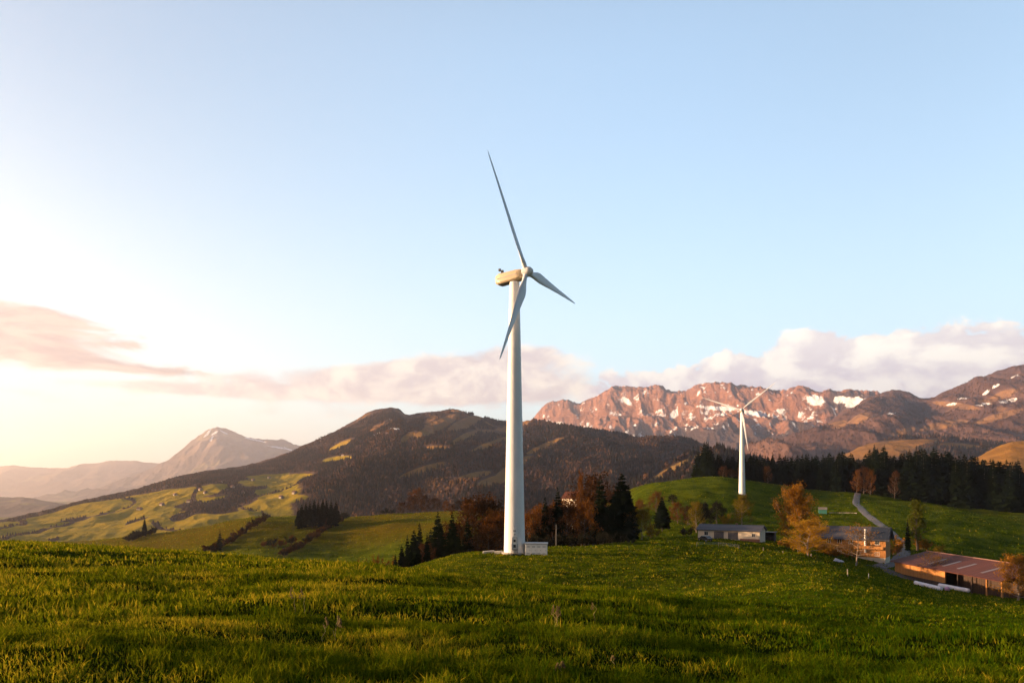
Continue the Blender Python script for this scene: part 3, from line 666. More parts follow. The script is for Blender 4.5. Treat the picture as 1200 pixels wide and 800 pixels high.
# trees and hedges on the pastures across the valley
GC = 'spruces of the small clump on the pasture'
for px, Y, top in ((349,500,594),(353,505,590),(358,510,587),(363,512,586),(368,515,584.5),(373,518,586),(378,520,584),(383,518,585),(388,522,584.5),(394,525,586),(356,495,600),(366,498,597),(376,500,594),(386,502,596),(392,508,592),(351,490,601)):
    by_top('spruce', px, Y, top, 11, label='dark spruce in the small square clump on the hill pasture', group=GC)
by_base('slim', 257, 644, 620, 9, 300, label='lone dark spruce at the lower end of the hedge on the pasture')
by_base('spruce', 169, 628, 606, 8, 300, label='dark spruce rising from the hedge at the left edge of the pasture')
GH = 'hedge shrubs between the hill pastures'
def hedge(pts, n, hpx, key, jit=1.5, lab='brown shrub in the hedges between the hill pastures', grp=GH):
    for i in range(n):
        q = i / max(n - 1, 1) * (len(pts) - 1); k = min(int(q), len(pts) - 2); u = q - k
        px = pts[k][0] * (1 - u) + pts[k + 1][0] * u + rt.uniform(-jit, jit); py = pts[k][1] * (1 - u) + pts[k + 1][1] * u + rt.uniform(-jit, jit) * .6
        hh = hpx * rt.uniform(.6, 1.4); kk = key if rt.random() < .7 else 'darkbush'
        by_base(kk, px, py, py - hh, hh * rt.uniform(1.0, 1.7), 300, label=lab, group=grp)
hedge([(240,646),(255,643),(275,632),(295,618),(312,608)], 40, 7, 'brownbush')
hedge([(332,652),(350,642),(368,630),(385,618),(402,609)], 46, 7, 'brownbush')
hedge([(310,640),(325,640),(345,636)], 8, 8, 'rustbush')
hedge([(402,606),(430,603),(460,601),(490,599)], 38, 6, 'darkbush')
hedge([(150,634),(165,629),(190,622),(215,615),(235,611)], 36, 7, 'darkbush')
hedge([(0,634),(40,634)], 2, 4, 'darkbush')
for px, Y, top, w, k in ((489,620,571,22,'rust'),(482,615,580,14,'brown'),(498,625,580,14,'brown'),(512,615,583,14,'brown'),(522,610,586,12,'rust'),(470,610,588,12,'brown'),(538,615,586,12,'brown'),(532,612,590,10,'rust'),(600,640,586,14,'brown')):
    by_top(k, px, Y, top, w, label='brown tree on the skyline of the far pasture left of the near turbine', group='brown trees on the pasture skyline')
for px, b, hh in ((432,664,11),(440,662,14),(448,665,12),(455,664,14),(425,661,8),(462,664,9)):
    p = spot(px, 165); plant('rustbush', p, zz(b - hh, 165) - p.z, hh * 1.2 / F * 165, label='reddish brown bush rising from the hollow left of the knoll', group='reddish bushes in the hollow')

# ------------------------------------------------------------------ wind turbines
M['tower'] = simple('white_tower_paint', (.72, .72, .73), .42, .05, .35, spec=.4, dirt=(.55, .54, .52))
M['blade'] = simple('blade_coating', (.66, .68, .72), .4, .04, .4, spec=.4)
M['nacelle'] = simple('nacelle_shell', (.55, .43, .29), .45, .06, .8, spec=.4)
M['dark_metal'] = simple('dark_metal', (.05, .05, .055), .5, .2)
M['grey_metal'] = simple('grey_metal', (.35, .36, .38), .5, .15)
M['weathered'] = simple('weathered_wood', (.16, .145, .13), .9, .3, 2)
M['concrete'] = simple('concrete', (.38, .35, .30), .9, .2, 2.0, bump=.3)
M['white_paint'] = simple('white_paint', (.74, .73, .70), .6, .06, 1.2, dirt=(.5, .47, .42))
def blade_mesh(L=25.0, cs=1.0):
    st = [(0, .95, 1.0, 0), (.04, .95, 1.0, 0), (.09, 1.25, .75, 12), (.15, 1.8, .42, 14), (.21, 2.05, .28, 12), (.35, 1.7, .21, 8), (.55, 1.2, .18, 4), (.75, .82, .16, 2), (.9, .52, .15, 0), (.97, .32, .14, 0), (1, .07, .14, 0)]
    rings = []; k = 18
    for q, c, th, tw in st:
        c = c * cs
        a = np.linspace(0, 2 * np.pi, k, endpoint=False); xx = np.cos(a); yy = np.sin(a) * th
        if th < .9: xx = xx * .5 * c - c * .18; yy = yy * .5 * c * (.65 + .35 * np.cos(a))
        else: xx = xx * .5 * c; yy = yy * .5 * c
        ca, sa = math.cos(R(tw)), math.sin(R(tw))
        rings.append(np.stack([xx * ca - yy * sa, xx * sa + yy * ca + 0.5 * q * q * .8, np.full(k, .85 + q * (L - .85))], 1))
    mb = MB(); mb.rings(rings); return mb
def turbine(loc, axis_deg, theta0, label, hub_z, L, detail=True, tilt=5, k_=1.0):
    root = tag(empty('wind_turbine', loc), label, 'wind turbine')
    H = hub_z - loc.z - 1.35 * k_
    tw = MB(); n = 40; rings = []
    zs = [-.6, 0, H * .25, H * .5, H * .75, H]
    def rad(z): return (2.12 + (0.98 - 2.12) * max(z, 0) / H) * k_
    seam = []
    for z in zs:
        seam += [z] if z in (-.6, 0, H) else [z - .06, z - .05, z + .05, z + .06]
    for z in seam:
        r = rad(z) + (.035 if any(abs(z - q) < .055 for q in zs[2:-1]) else 0)
        a = np.linspace(0, 2 * np.pi, n, endpoint=False); rings.append(np.stack([np.cos(a) * r, np.sin(a) * r, np.full(n, z)], 1))
    tw.rings(rings); tower = tw.build('tower', M['tower'], root, True)
    fl = MB(); a = np.linspace(0, 2 * np.pi, n, endpoint=False)
    fl.rings([np.stack([np.cos(a) * r, np.sin(a) * r, np.full(n, z)], 1) for r, z in ((2.6 * k_, -.8), (2.6 * k_, .16), (2.5 * k_, .22), (2.1 * k_, .22))]); fl.build('foundation', M['concrete'], root, True)
    if detail:
        # door, vents and stair on the side towards the camera
        D = Matrix.Rotation(R(-2), 4, 'Z')
        def tb(x0, x1, z0, z1, out0, out1):
            r0 = rad((z0 + z1) / 2); return (x0, x1, -r0 - out1, -r0 + out0, z0, z1)
        d = MB(); d.box(-.42, .42, -2.13, -1.7, .95, 3.15); dr = d.build('door', M['white_paint'], tower, bevel=.03)
        fr = MB(); fr.box(-.52, -.43, -2.16, -1.7, .9, 3.25); fr.box(.43, .52, -2.16, -1.7, .9, 3.25); fr.box(-.52, .52, -2.16, -1.7, 3.16, 3.27); fr.build('door_frame', M['grey_metal'], tower)
        for z0, z1, w in ((2.35, 2.85, .22), (1.25, 1.85, .24)):
            vb = MB(); vb.box(-w, w, -2.17, -2.1, z0, z1)
            for k in range(4): vb.box(-w, w, -2.2, -2.165, z0 + (k + .2) * (z1 - z0) / 4, z0 + (k + .55) * (z1 - z0) / 4)
            vb.build('vent', M['dark_metal'], tower)
        lamp = MB(); lamp.box(-.18, .18, -2.25, -2.0, 3.75, 3.95); lamp.build('door_lamp', M['grey_metal'], tower, bevel=.02)
        wn = MB(); wn.box(-.28, .28, -2.09, -1.7, 4.35, 4.7); wn.build('inspection_plate', M['grey_metal'], tower, bevel=.02)
        stp = MB()
        for k in range(4): stp.box(-.55, .55, -3.25 + k * .28, -2.95 + k * .28, .12 + k * .22, .16 + k * .22)
        stp.box(-.6, .6, -2.45, -2.05, .86, .92)
        for sx in (-.6, .6):
            stp.tube([(sx, -3.25, -.3), (sx, -3.25, 1.0), (sx, -2.2, 1.95), (sx, -2.2, .9)], .03, 6)
            stp.box(sx - .03, sx + .03, -3.25, -2.1, -.2, .1)
        stp.build('stair', M['dark_metal'], root)
        cb = MB()
        cb.box(2.06, 2.9, -1.0, .3, .35, .55); cb.build('cable_duct', M['grey_metal'], root)
    # nacelle frame: local x along the rotor axis
    piv = (0, 0, H); ra = R(axis_deg)
    na = Matrix.Translation(piv) @ Matrix.Rotation(ra, 4, 'Z') @ Matrix.Rotation(R(-tilt), 4, 'Y') @ Matrix.Scale(k_, 4)
    zs_ = .74; nc = MB(); prof = []
    for x, hw, zb, zt in ((-3.9, .85, .45, 1.85), (-3.6, 1.05, .3, 2.1), (-2.4, 1.15, .22, 2.2), (1.0, 1.15, .22, 2.1), (1.9, 1.0, .35, 2.0), (2.1, .9, .5, 1.9)):
        rr = []
        for sy, sz in ((-1, -1), (1, -1), (1, 1), (-1, 1)):
            zc = zb if sz < 0 else zt; b = .22
            pts = [(sy * hw, zc - sz * b), (sy * (hw - b), zc)]
            if (sy, sz) in ((1, -1), (-1, 1)): pts = pts[::-1]
            if (sy, sz) == (-1, -1): pts = [(-hw, zc + b), (-hw + b, zc)]
            if (sy, sz) == (1, -1): pts = [(hw - b, zc), (hw, zc + b)]
            if (sy, sz) == (1, 1): pts = [(hw, zc - b), (hw - b, zc)]
            if (sy, sz) == (-1, 1): pts = [(-hw + b, zc), (-hw, zc - b)]
            rr += [na @ Vector((x, y, z)) for y, z in pts]
        prof.append(np.array(rr))
    nc.rings(prof); nac = nc.build('nacelle', M['nacelle'], root, True)
    if detail:
        rl = MB()
        for sy in (-1, 1): rl.box(-3.4, 1.2, sy * 1.15 - .03, sy * 1.15 + .05, 1.1, 1.24, na)
        rl.build('side_rail', M['grey_metal'], nac)
        und = MB(); und.box(-3.3, -.9, -.85, .85, .17, .3, na); und.build('service_hatch', M['dark_metal'], nac)
        ck = MB(); ck.box(-3.3, -2.5, -.7, .7, 2.15, 2.4, na); ck.build('cooler', M['nacelle'], nac, bevel=.04)
        sm = MB(); sm.tube([na @ Vector((-2.9, 0, 2.38)), na @ Vector((-2.9, 0, 3.0))], .07, 6); sm.tube([na @ Vector((-2.9, -.55, 3.0)), na @ Vector((-2.9, .55, 3.0))], .05, 6)
        for sy in (-.5, .5): sm.box(-3.1, -2.7, sy - .2, sy + .2, 2.9, 3.35, na)
        sm.build('wind_sensor', M['dark_metal'], nac)
    hb = MB(); a = np.linspace(0, 2 * np.pi, 24, endpoint=False); hs = []
    for x, r in ((2.12, .8), (2.25, .98), (3.4, .98), (3.85, .8), (4.15, .5), (4.32, .18), (4.35, .02)):
        hs.append(np.array([na @ Vector((x, math.cos(q) * r, 1.35 + math.sin(q) * r)) for q in a]))
    hb.rings(hs); hb.build('hub', M['tower'], root, True)
    for k in range(3):
        th = R(theta0 + 120 * k)
        b = blade_mesh(L, 1.0 if detail else .62)
        mm = na @ Matrix.Translation((2.85, 0, 1.35)) @ Matrix.Rotation(-th, 4, 'X') @ Matrix.Rotation(R(90), 4, 'Z')
        b.v = [np.array([mm @ Vector(p) for p in arr]) for arr in b.v]
        b.build('blade', M['blade'], root, True)
    return root
p1 = spot(603, 136)
print('orange', [tuple(round(q) for q in o.location) for o in bpy.data.objects if o.get('label') and 'orange tree' in o['label']])
print('T1 base', p1, HY - F * p1.z / p1.y)
# local +x of the nacelle points right and towards the camera
turbine(p1, -31, -28, 'tall white wind turbine on the grassy knoll beside the small white cabinet', zz(323, 136), 22.8)
p2 = cast(869.5, 579.5, 250)
print('T2 base', p2, HY - F * p2.z / p2.y)
turbine(p2, -115, 51 , 'smaller distant white wind turbine in front of the dark spruce wood', zz(481, p2.y), 27.5, False, k_=p2.y / 449)

# ------------------------------------------------------------------ cabinet, slabs, pole
kp = spot(628.5, 134.5); kr = tag(empty('transformer_cabinet', kp - Vector((0, 0, .15)), R(-4)), 'small white transformer cabinet with a grey roof beside the near turbine foot', 'cabinet')
b = MB(); b.box(-2.15, 2.15, -1.2, 1.2, 0, 2.35); b.build('body', M['white_paint'], kr, bevel=.03)
b = MB(); b.box(-2.28, 2.28, -1.33, 1.33, 2.352, 2.62); b.build('roof', M['grey_metal'], kr, bevel=.04)
b = MB(); b.box(-2.25, 2.25, -1.3, 1.3, -.5, .12); b.build('plinth', M['concrete'], kr)
for i, x in enumerate((-1.55, -.52, .52, 1.55)):
    b = MB(); b.box(x - .46, x + .46, -1.235, -1.19, .25, 2.2); d = b.build('door', M['white_paint'], kr, bevel=.01)
    v_ = MB()
    for k in range(4): v_.box(x - .3, x + .3, -1.262, -1.236, .4 + k * .09, .45 + k * .09); v_.box(x - .3, x + .3, -1.262, -1.236, 1.75 + k * .09, 1.8 + k * .09)
    v_.build('louvre', M['grey_metal'], d)
    hnd = MB(); hnd.box(x + .32, x + .37, -1.275, -1.236, 1.1, 1.3); hnd.build('handle', M['dark_metal'], d)
for px, py, L, rz, lb in ((573, 648, 2.4, R(8), 'flat tan concrete slab in the grass, farther left of the near turbine'), (584, 648.3, 1.6, R(-14), 'short tan concrete slab in the grass close to the near turbine foot')):
    p = cast(px, py, 100); b = MB(); b.box(-L / 2, L / 2, -.5, .5, -.2, .42); b.box(-L / 2 + .1, L / 2 - .15, -.42, .38, .421, .5)
    o = b.build('concrete_slab', M['concrete'], None, bevel=.05); o.location = p; o.rotation_euler = (R(3), R(-4), rz); tag(o, lb, 'slab')
pp = spot(651.7, 160); pr = tag(empty('utility_pole', pp), 'thin grey pole standing before the dark thicket right of the cabinet', 'pole')
b = MB(); hp = zz(615, 160) - pp.z; b.tube([(0, 0, -.5), (0, 0, hp * .5), (.03, 0, hp)], [.10, .09, .07], 10); b.build('pole', M['weathered'], pr, True)
b = MB(); b.tube([(.03, 0, hp), (.03, 0, hp + .06), (.03, 0, hp + .22)], [.13, .13, .03], 10); b.build('cap', M['dark_metal'], pr, True)

# ------------------------------------------------------------------ buildings
M['slate'] = planks('slate_roof', (.05, .05, .065), (.085, .08, .095), .35, 2, .6)
M['brown_tile'] = planks('brown_roof', (.080, .022, .013), (.115, .034, .019), .9, 1, .8)
M['cream'] = simple('cream_render', (.62, .53, .42), .9, .08, .9, bump=.1, dirt=(.42, .34, .27))
M['old_render'] = simple('old_render', (.30, .25, .2), .9, .1)
M['grey_door'] = planks('grey_door', (.11, .105, .115), (.15, .14, .15), .3, 0)
M['orange_wood'] = planks('larch_cladding', (.40, .17, .05), (.52, .24, .075), .22, 0)
M['dark_wood'] = planks('dark_cladding', (.05, .03, .022), (.08, .05, .035), .22, 0)
M['brick'] = simple('brick_base', (.25, .12, .08), .9, .25, 6, bump=.3)
M['glass'] = simple('window_glass', (.02, .022, .028), .08, .2, 1, spec=.7)
M['skylight'] = simple('skylight_sheet', (.13, .105, .10), .5, .15)
M['teal'] = simple('teal_paint', (.04, .16, .13), .6, .15)
M['black_paint'] = simple('black_paint', (.012, .013, .016), .3, .2, spec=.5)
M['rubber'] = simple('rubber', (.02, .02, .02), .9, .2)
M['film'] = simple('white_film', (.62, .60, .68), .35, .1, 2, spec=.5, bump=.3)
M['pink_film'] = simple('pink_film', (.55, .30, .45), .4, .1, 2)
M['asphalt'] = simple('asphalt', (.13, .12, .13), .9, .25, .5, bump=.3)
M['yard'] = simple('yard_asphalt', (.055, .05, .055), .9, .25, .3, bump=.3)
def gable(mb, L, W, h, o=.5, th=.16, eave=0.0):
    """two roof slabs over a building L long (x), W deep (y); ridge along x at height h above the eave"""
    hw = W / 2 + o; e = -o * h / (W / 2)
    for s in (-1, 1):
        v = [(x, y, z) for x in (-L / 2 - o, L / 2 + o) for (y, z) in ((s * hw, e), (0, h), (0, h + th), (s * hw, e + th))]
        mb.add(v, [(0, 1, 2, 3), (4, 5, 6, 7), (0, 1, 5, 4), (1, 2, 6, 5), (2, 3, 7, 6), (3, 0, 4, 7)])
def gable_wall(mb, L, W, hw, hr, z0=-1.0):
    v = [(x, y, z) for x in (-L / 2, L / 2) for (y, z) in ((-W / 2, z0), (W / 2, z0), (W / 2, hw), (0, hw + hr), (-W / 2, hw))]
    mb.add(v, [(0, 1, 2, 3, 4), (9, 8, 7, 6, 5), (0, 1, 6, 5), (1, 2, 7, 6), (2, 3, 8, 7), (3, 4, 9, 8), (4, 0, 5, 9)])
def lift(o, z): o.location.z += z; return o
def window(root, x, y, z, w, h, fm='white_paint'):
    b = MB()
    for q in ((x - w / 2 - .08, x - w / 2, z, z + h), (x + w / 2, x + w / 2 + .08, z, z + h), (x - w / 2 - .08, x + w / 2 + .08, z - .08, z), (x - w / 2 - .08, x + w / 2 + .08, z + h, z + h + .08), (x - .03, x + .03, z, z + h)):
        b.box(q[0], q[1], y - .07, y + .02, q[2], q[3])
    wd = b.build('window', M[fm], root)
    b = MB(); b.box(x - w / 2, x + w / 2, y - .03, y + .02, z, z + h); b.build('pane', M['glass'], wd); return wd

# cream bungalow with two garage doors
bp = cast(860, 632, 120); print('bungalow', bp)
sc = bp.y / F; BL = 63 * sc / math.cos(R(33)) * .95
bg = tag(empty('bungalow', bp + Vector((0, 2.5, .15)), R(-33)), 'long low cream bungalow with a dark roof and two grey garage doors', 'house')
b = MB(); gable_wall(b, BL, 7, 2.75, 1.35); b.build('wall', M['cream'], bg)
b = MB(); gable(b, BL, 7, 1.4, .6); rf = b.build('roof', M['slate'], bg); rf.location.z = 2.78
b = MB(); b.box(1.2, 1.8, .3, .9, 1.0, 1.95); b.build('chimney', M['brick'], rf)
xs = [-BL / 2 + BL * q for q in (.27, .43, .50, .66)]
for a_, c_ in ((xs[0], xs[1]), (xs[2], xs[3])):
    b = MB(); b.box(a_, c_, -3.56, -3.3, 0, 2.3); b.build('garage_door', M['grey_door'], bg)
window(bg, -BL / 2 + BL * .14, -3.5, 1.0, 1.1, 1.1)
window(bg, BL / 2 - 1.8, -3.5, 1.0, .9, .9)
b = MB(); b.box(xs[3] + .6, BL / 2 + .05, -3.57, -3.4, -.8, .35); b.build('brick_base', M['brick'], bg)
# dark shed beside it
sp = cast(902, 633, 120); sh = tag(empty('shed', sp + Vector((0, 2.2, .1)), R(-30)), 'low dark open shed attached at the right end of the cream bungalow', 'shed')
b = MB(); b.box(-2.4, 2.4, 1.6, 1.75, -.6, 2.3); b.box(-2.4, -2.25, -1.7, 1.6, -.6, 2.3); b.box(2.25, 2.4, -1.7, 1.6, -.6, 2.3); b.build('wall', M['dark_wood'], sh)
b = MB(); b.box(-2.8, 2.8, -2.1, 2.0, 2.31, 2.5); b.build('roof', M['slate'], sh)
b = MB(); b.box(-1.9, 1.6, -.4, 1.2, -.3, 1.1); b.build('workbench', M['dark_wood'], sh)
# black car
cp = cast(826.5, 634, 120); car = tag(empty('parked_car', cp, R(-65)), 'black parked car on the lawn left of the bungalow', 'car')
b = MB(); prof = [(-2.0, .35), (-2.0, .85), (-1.75, 1.0), (-1.3, 1.05), (-.7, 1.5), (.9, 1.52), (1.6, 1.05), (2.0, .95), (2.05, .4)]
b.prism(prof, -.82, .82); b.build('body', M['black_paint'], car, bevel=.06)
b = MB(); b.prism([(-1.15, 1.08), (-.68, 1.44), (.82, 1.46), (1.42, 1.08)], -.832, .832); b.build('side_windows', M['glass'], car)
for sx in (-1.25, 1.3):
    for sy in (-.78, .78):
        b = MB(); b.tube([(sx, sy - .1, .33), (sx, sy + .1, .33)], .33, 16); w_ = b.build('wheel', M['rubber'], car, True)
        b = MB(); b.tube([(sx, sy - .11, .33), (sx, sy + .11, .33)], .19, 12); b.build('rim', M['grey_metal'], w_, True)
for sy in (-.6, .6):
    b = MB(); b.box(-2.03, -1.95, sy - .15, sy + .15, .7, .85); b.build('headlight', M['white_paint'], car)
# farmhouse
fp = cast(1001, 652, 150); print('farm', fp); sc = fp.y / F
FL = 72 * sc / math.cos(R(36)) * .9; FW = 9.5
fh = tag(empty('farmhouse', fp + Vector((1.0, 4.4, 0)), R(-36)), 'orange timber farmhouse with a dark slate roof and a tall pale chimney pipe', 'house')
b = MB(); gable_wall(b, FL, FW, 5.6, 2.9, .1); b.build('wall', M['orange_wood'], fh)
b = MB(); b.box(-FL / 2 + .05, FL / 2 - .05, -FW / 2 + .05, FW / 2 - .05, -2.5, .1); b.build('basement_wall', M['cream'], fh)
b = MB(); gable(b, FL, FW, 2.95, 1.0, .22); rf = b.build('roof', M['slate'], fh); rf.location.z = 5.62
b = MB(); b.box(FL / 2 - 4.8, FL / 2 + 1.1, -5.9, -.3, .2, .36, Matrix.Rotation(0, 4, 'X'))
sl = MB(); v = [(x, y, 2.95 * (1 - abs(y) / (FW / 2)) + dz) for x in (FL / 2 - 4.2, FL / 2 + .8) for (y, dz) in ((-5.4, .24), (-.3, .24), (-.3, .34), (-5.4, .34))]
sl.add(v, [(0, 1, 2, 3), (4, 5, 6, 7), (0, 1, 5, 4), (1, 2, 6, 5), (2, 3, 7, 6), (3, 0, 4, 7)]); sl.build('solar_panel', M['glass'], rf)
b = MB(); b.tube([(FL / 2 - 5.2, -FW / 2 - .45, 1.5), (FL / 2 - 5.2, -FW / 2 - .45, 8.0), (FL / 2 - 5.2, -FW / 2 - .45, 8.3)], [.3, .3, .4], 12); b.build('chimney_pipe', M['white_paint'], fh, True)
b = MB(); b.box(-FL / 2 + .5, FL / 2 - .5, -FW / 2 - 1.1, -FW / 2 - .02, 2.55, 2.7)
b.box(-FL / 2 + .5, FL / 2 - .5, -FW / 2 - 1.1, -FW / 2 - 1.02, 2.7, 3.5); b.build('balcony', M['orange_wood'], fh)
for x in (-FL / 2 + 2, -FL / 2 + 5, -FL / 2 + 8, -FL / 2 + 11, FL / 2 - 2.2):
    window(fh, x, -FW / 2, 3.9, 1.0, 1.1); window(fh, x, -FW / 2 + .05, .6, 1.0, 1.0)
b = MB(); b.box(FL / 2 - 4.3, FL / 2 - 1.2, -FW / 2 - .06, -FW / 2 + .1, 2.75, 3.7); b.build('balcony_opening', M['glass'], fh)
# long barn running towards the camera
gz = lambda x, y: float(ground_z(x, y))
bz = min(gz(102, 182), gz(102, 142)) - .2
zE, zR = -18.6, -16.2
br = tag(empty('barn', (111, 162, bz)), 'long low barn with a brown roof, orange end wall and open dark front', 'barn')
e_, r_ = zE - bz, zR - bz; print('barn', bz, gz(102, 182), gz(102, 142), e_, r_)
b = MB(); b.box(-8.9, -8.6, -1, 20, e_ - 3.1, e_ - .02); b.build('cladding', M['orange_wood'], br)
b = MB(); b.box(-8.95, -8.55, -1, 20.1, -3, e_ - 3.11); b.box(-8.6, 8.8, 19.7, 20, -3, e_ - .02); b.box(8.5, 8.8, -20, 19.7, -3, e_ - .02); b.build('wall', M['dark_wood'], br)
b = MB(); b.box(-4.6, -4.4, -20, 19.6, -3, e_ - .1); b.build('inner_wall', M['dark_wood'], br)
for y in (-19.6, -15, -10.2, -5.5):
    b = MB(); b.box(-8.9, -8.62, y - .14, y + .14, -3, e_ - .05); b.build('post', M['dark_wood' if y > -12 else 'orange_wood'], br)
b = MB(); b.box(-8.88, -8.64, -20, -1.0, e_ - .4, e_ - .04); b.build('beam', M['orange_wood'], br)
b = MB()
for s in (-1, 1):
    hw = 9.9; e2 = e_ - .25
    v = [(x, y, z) for y in (-20.8, 20.8) for (x, z) in ((s * hw, e2), (0, r_), (0, r_ + .16), (s * hw, e2 + .16))]
    b.add(v, [(0, 1, 2, 3), (4, 5, 6, 7), (0, 1, 5, 4), (1, 2, 6, 5), (2, 3, 7, 6), (3, 0, 4, 7)])
rf = b.build('roof', M['brown_tile'], br)
b = MB(); b.tube([(0, -20.8, r_ + .16), (0, 20.8, r_ + .16)], .16, 8); b.build('ridge_cap', simple('ridge_tile', (.22, .12, .09), .8), rf, True)
sk = (r_ - e_ + .25) / 9.9
for y in (-12, -4, 1.5, 7):
    v = [(x, y + dy, r_ + x * sk + dz) for dy in (0, 1.0) for (x, dz) in ((-7.5, .17), (-3.2, .17), (-3.2, .2), (-7.5, .2))]
    b = MB(); b.add(v, [(0, 1, 2, 3), (4, 5, 6, 7), (0, 1, 5, 4), (1, 2, 6, 5), (2, 3, 7, 6), (3, 0, 4, 7)]); b.build('skylight', M['skylight'], rf)
# white wrapped rolls in front of the barn
def roll(pa, pb, r, label, m='film', name='wrapped_roll'):
    a_, c_ = Vector(pa), Vector(pb); d = (c_ - a_); b = MB(); n = 22; pts = []; rr = []
    for i in range(n + 1):
        q = i / n; pts.append(a_ + d * q); k = min(q, 1 - q) * d.length
        rr.append(r * (math.sqrt(max(.02, 1 - (1 - min(k / r, 1)) ** 2))) * (1 - .07 * (i % 4 == 0)))
    b.tube(pts, rr, 14); return tag(b.build(name, M[m], None, True), label, 'wrapped roll')
def gpt(px, py, up, ymin=90):
    p = cast(px, py, ymin); return p + Vector((0, 0, up))
roll(spot(1071, 150) + Vector((0, 0, .4)), spot(1105, 143) + Vector((0, 0, .4)), .45, 'long white plastic wrapped roll on the grass, left one before the barn')
roll(spot(1099, 155) + Vector((0, 0, .6)), spot(1137, 148.5) + Vector((0, 0, .6)), .46, 'long white plastic wrapped roll, right one close under the barn roof')
o = roll(spot(1107, 146) + Vector((0, 0, .4)), spot(1113, 145) + Vector((0, 0, .4)), .5, 'short pink wrapped bale between the two long white rolls', 'pink_film', 'wrapped_bale')
# teal hut and white garden wall up the slope
tp_ = cast(964, 601, 200); th_ = tag(empty('hut', tp_, R(-20)), 'tiny teal green hut on the slope behind the big orange tree', 'hut')
hw = tp_.y / F * .8
b = MB(); gable_wall(b, 10.5 * hw, 3.0, 1.9, .9); b.build('wall', M['teal'], th_)
b = MB(); gable(b, 10.5 * hw, 3.0, .95, .25, .1); r2 = b.build('roof', M['weathered'], th_); r2.location.z = 1.92
pa, pb = cast(972, 601, 200), cast(1004, 601.5, 200)
b = MB(); d = pb - pa; b.box(0, d.length, -.12, .12, -1.2, .3); b.box(-.03, d.length + .03, -.17, .17, .301, .36)
o = b.build('garden_wall', M['cream'], None); o.location = pa; o.rotation_euler = (0, math.asin(-(d.z) / d.length), math.atan2(d.y, d.x)); tag(o, 'low pale garden wall on the slope right of the teal hut', 'wall')
# small white house among the brown trees
hp_ = spot(672, 300); zt = zz(573, 300)
hs = tag(empty('house', (hp_.x, hp_.y, zt - 9.4), R(-40)), 'small white gabled house peeping out of the brown trees', 'house')
b = MB(); gable_wall(b, 8, 6, 5.6, 2.6, -8); b.build('wall', M['cream'], hs)
b = MB(); gable(b, 8, 6, 2.65, .4); r2 = b.build('roof', M['brown_tile'], hs); r2.location.z = 5.63
for x in (-2, 1.5): window(hs, x, -3, 3.2, .9, 1.1)
# tiny farmhouses scattered over the left-hand pastures
COA = HA['co'][:, :HA['nt']]; PXA, PYA = HA['PX'][:, :HA['nt']], HA['PY'][:, :HA['nt']]
rh = random.Random(4)
hm = bpy.data.meshes
hk = MB(); gable_wall(hk, 11, 8, 4, 3.0, -4); ho = hk.build('wall', M['old_render']); rk_ = MB(); gable(rk_, 11, 8, 3.1, .8, .3); ro = rk_.build('roof', M['brown_tile'])
hme, rme = ho.data, ro.data; bpy.data.objects.remove(ho); bpy.data.objects.remove(ro)
for px, py in ((235,574),(241,578),(272,571),(297,563),(315,560),(190,592),(163,597),(222,588),(258,566),(330,583),(402,534),(345,578),(285,578),(205,580)):
    i = np.argmin((PXA - px) ** 2 + (PYA - py) ** 2); p = COA.reshape(-1, 3)[i]
    h = tag(empty('house', p, R(rh.uniform(-50, -10))), 'tiny pale farmhouse on the distant sunlit left pastures', 'house', 'farmhouses on the distant pastures')
    link('wall', hme, None, h); q = link('roof', rme, None, h); q.location.z = 4.05

# ------------------------------------------------------------------ road and yard
def ribbon(name, pts, width, m, lift_=.10):
    P = []
    for i in range(len(pts) - 1):
        n = max(int((Vector(pts[i + 1]) - Vector(pts[i])).length / 1.5), 2)
        for k in range(n): P.append(Vector(pts[i]).lerp(Vector(pts[i + 1]), k / n))
    P.append(Vector(pts[-1])); P = np.array([(p.x, p.y) for p in P])
    for _ in range(12): P[1:-1] = (P[:-2] + 2 * P[1:-1] + P[2:]) / 4
    d = np.gradient(P, axis=0); d /= np.linalg.norm(d, axis=1)[:, None]; nrm = np.stack([-d[:, 1], d[:, 0]], 1)
    k = 9; off = np.linspace(-width / 2, width / 2, k); V = P[:, None] + nrm[:, None] * (off[None, :] * (1 + .22 * fbm(P[:, 0] / 3.0, P[:, 1] / 3.0, 3, 6))[:, None])[..., None]
    z = ground_z(V[..., 0], V[..., 1]) + lift_ * np.where(np.abs(off) > width * .49, -1.5, 1)[None]
    me = mesh_np(name, np.concatenate([V, z[..., None]], 2).reshape(-1, 3), [grid_faces(len(P), k)], True)
    return tag(link(name, me, m), kind='structure')
rp = [cast(1016, 577, 300), cast(1004, 584, 300), cast(1003, 590, 250), cast(1013, 600, 240), cast(1028, 612, 220), cast(1042, 622, 200), cast(1056, 634, 190), cast(1060, 648, 180), cast(1046, 660, 150), cast(1030, 664, 150)]
print('road', [tuple(round(c) for c in p) for p in rp])
ribbon('road', rp, 4.2, M['asphalt'])
ribbon('yard', [cast(1022, 663, 150), cast(1036, 666, 150), cast(1052, 672, 150), cast(1068, 680, 140)], 9, M['yard'], .14)

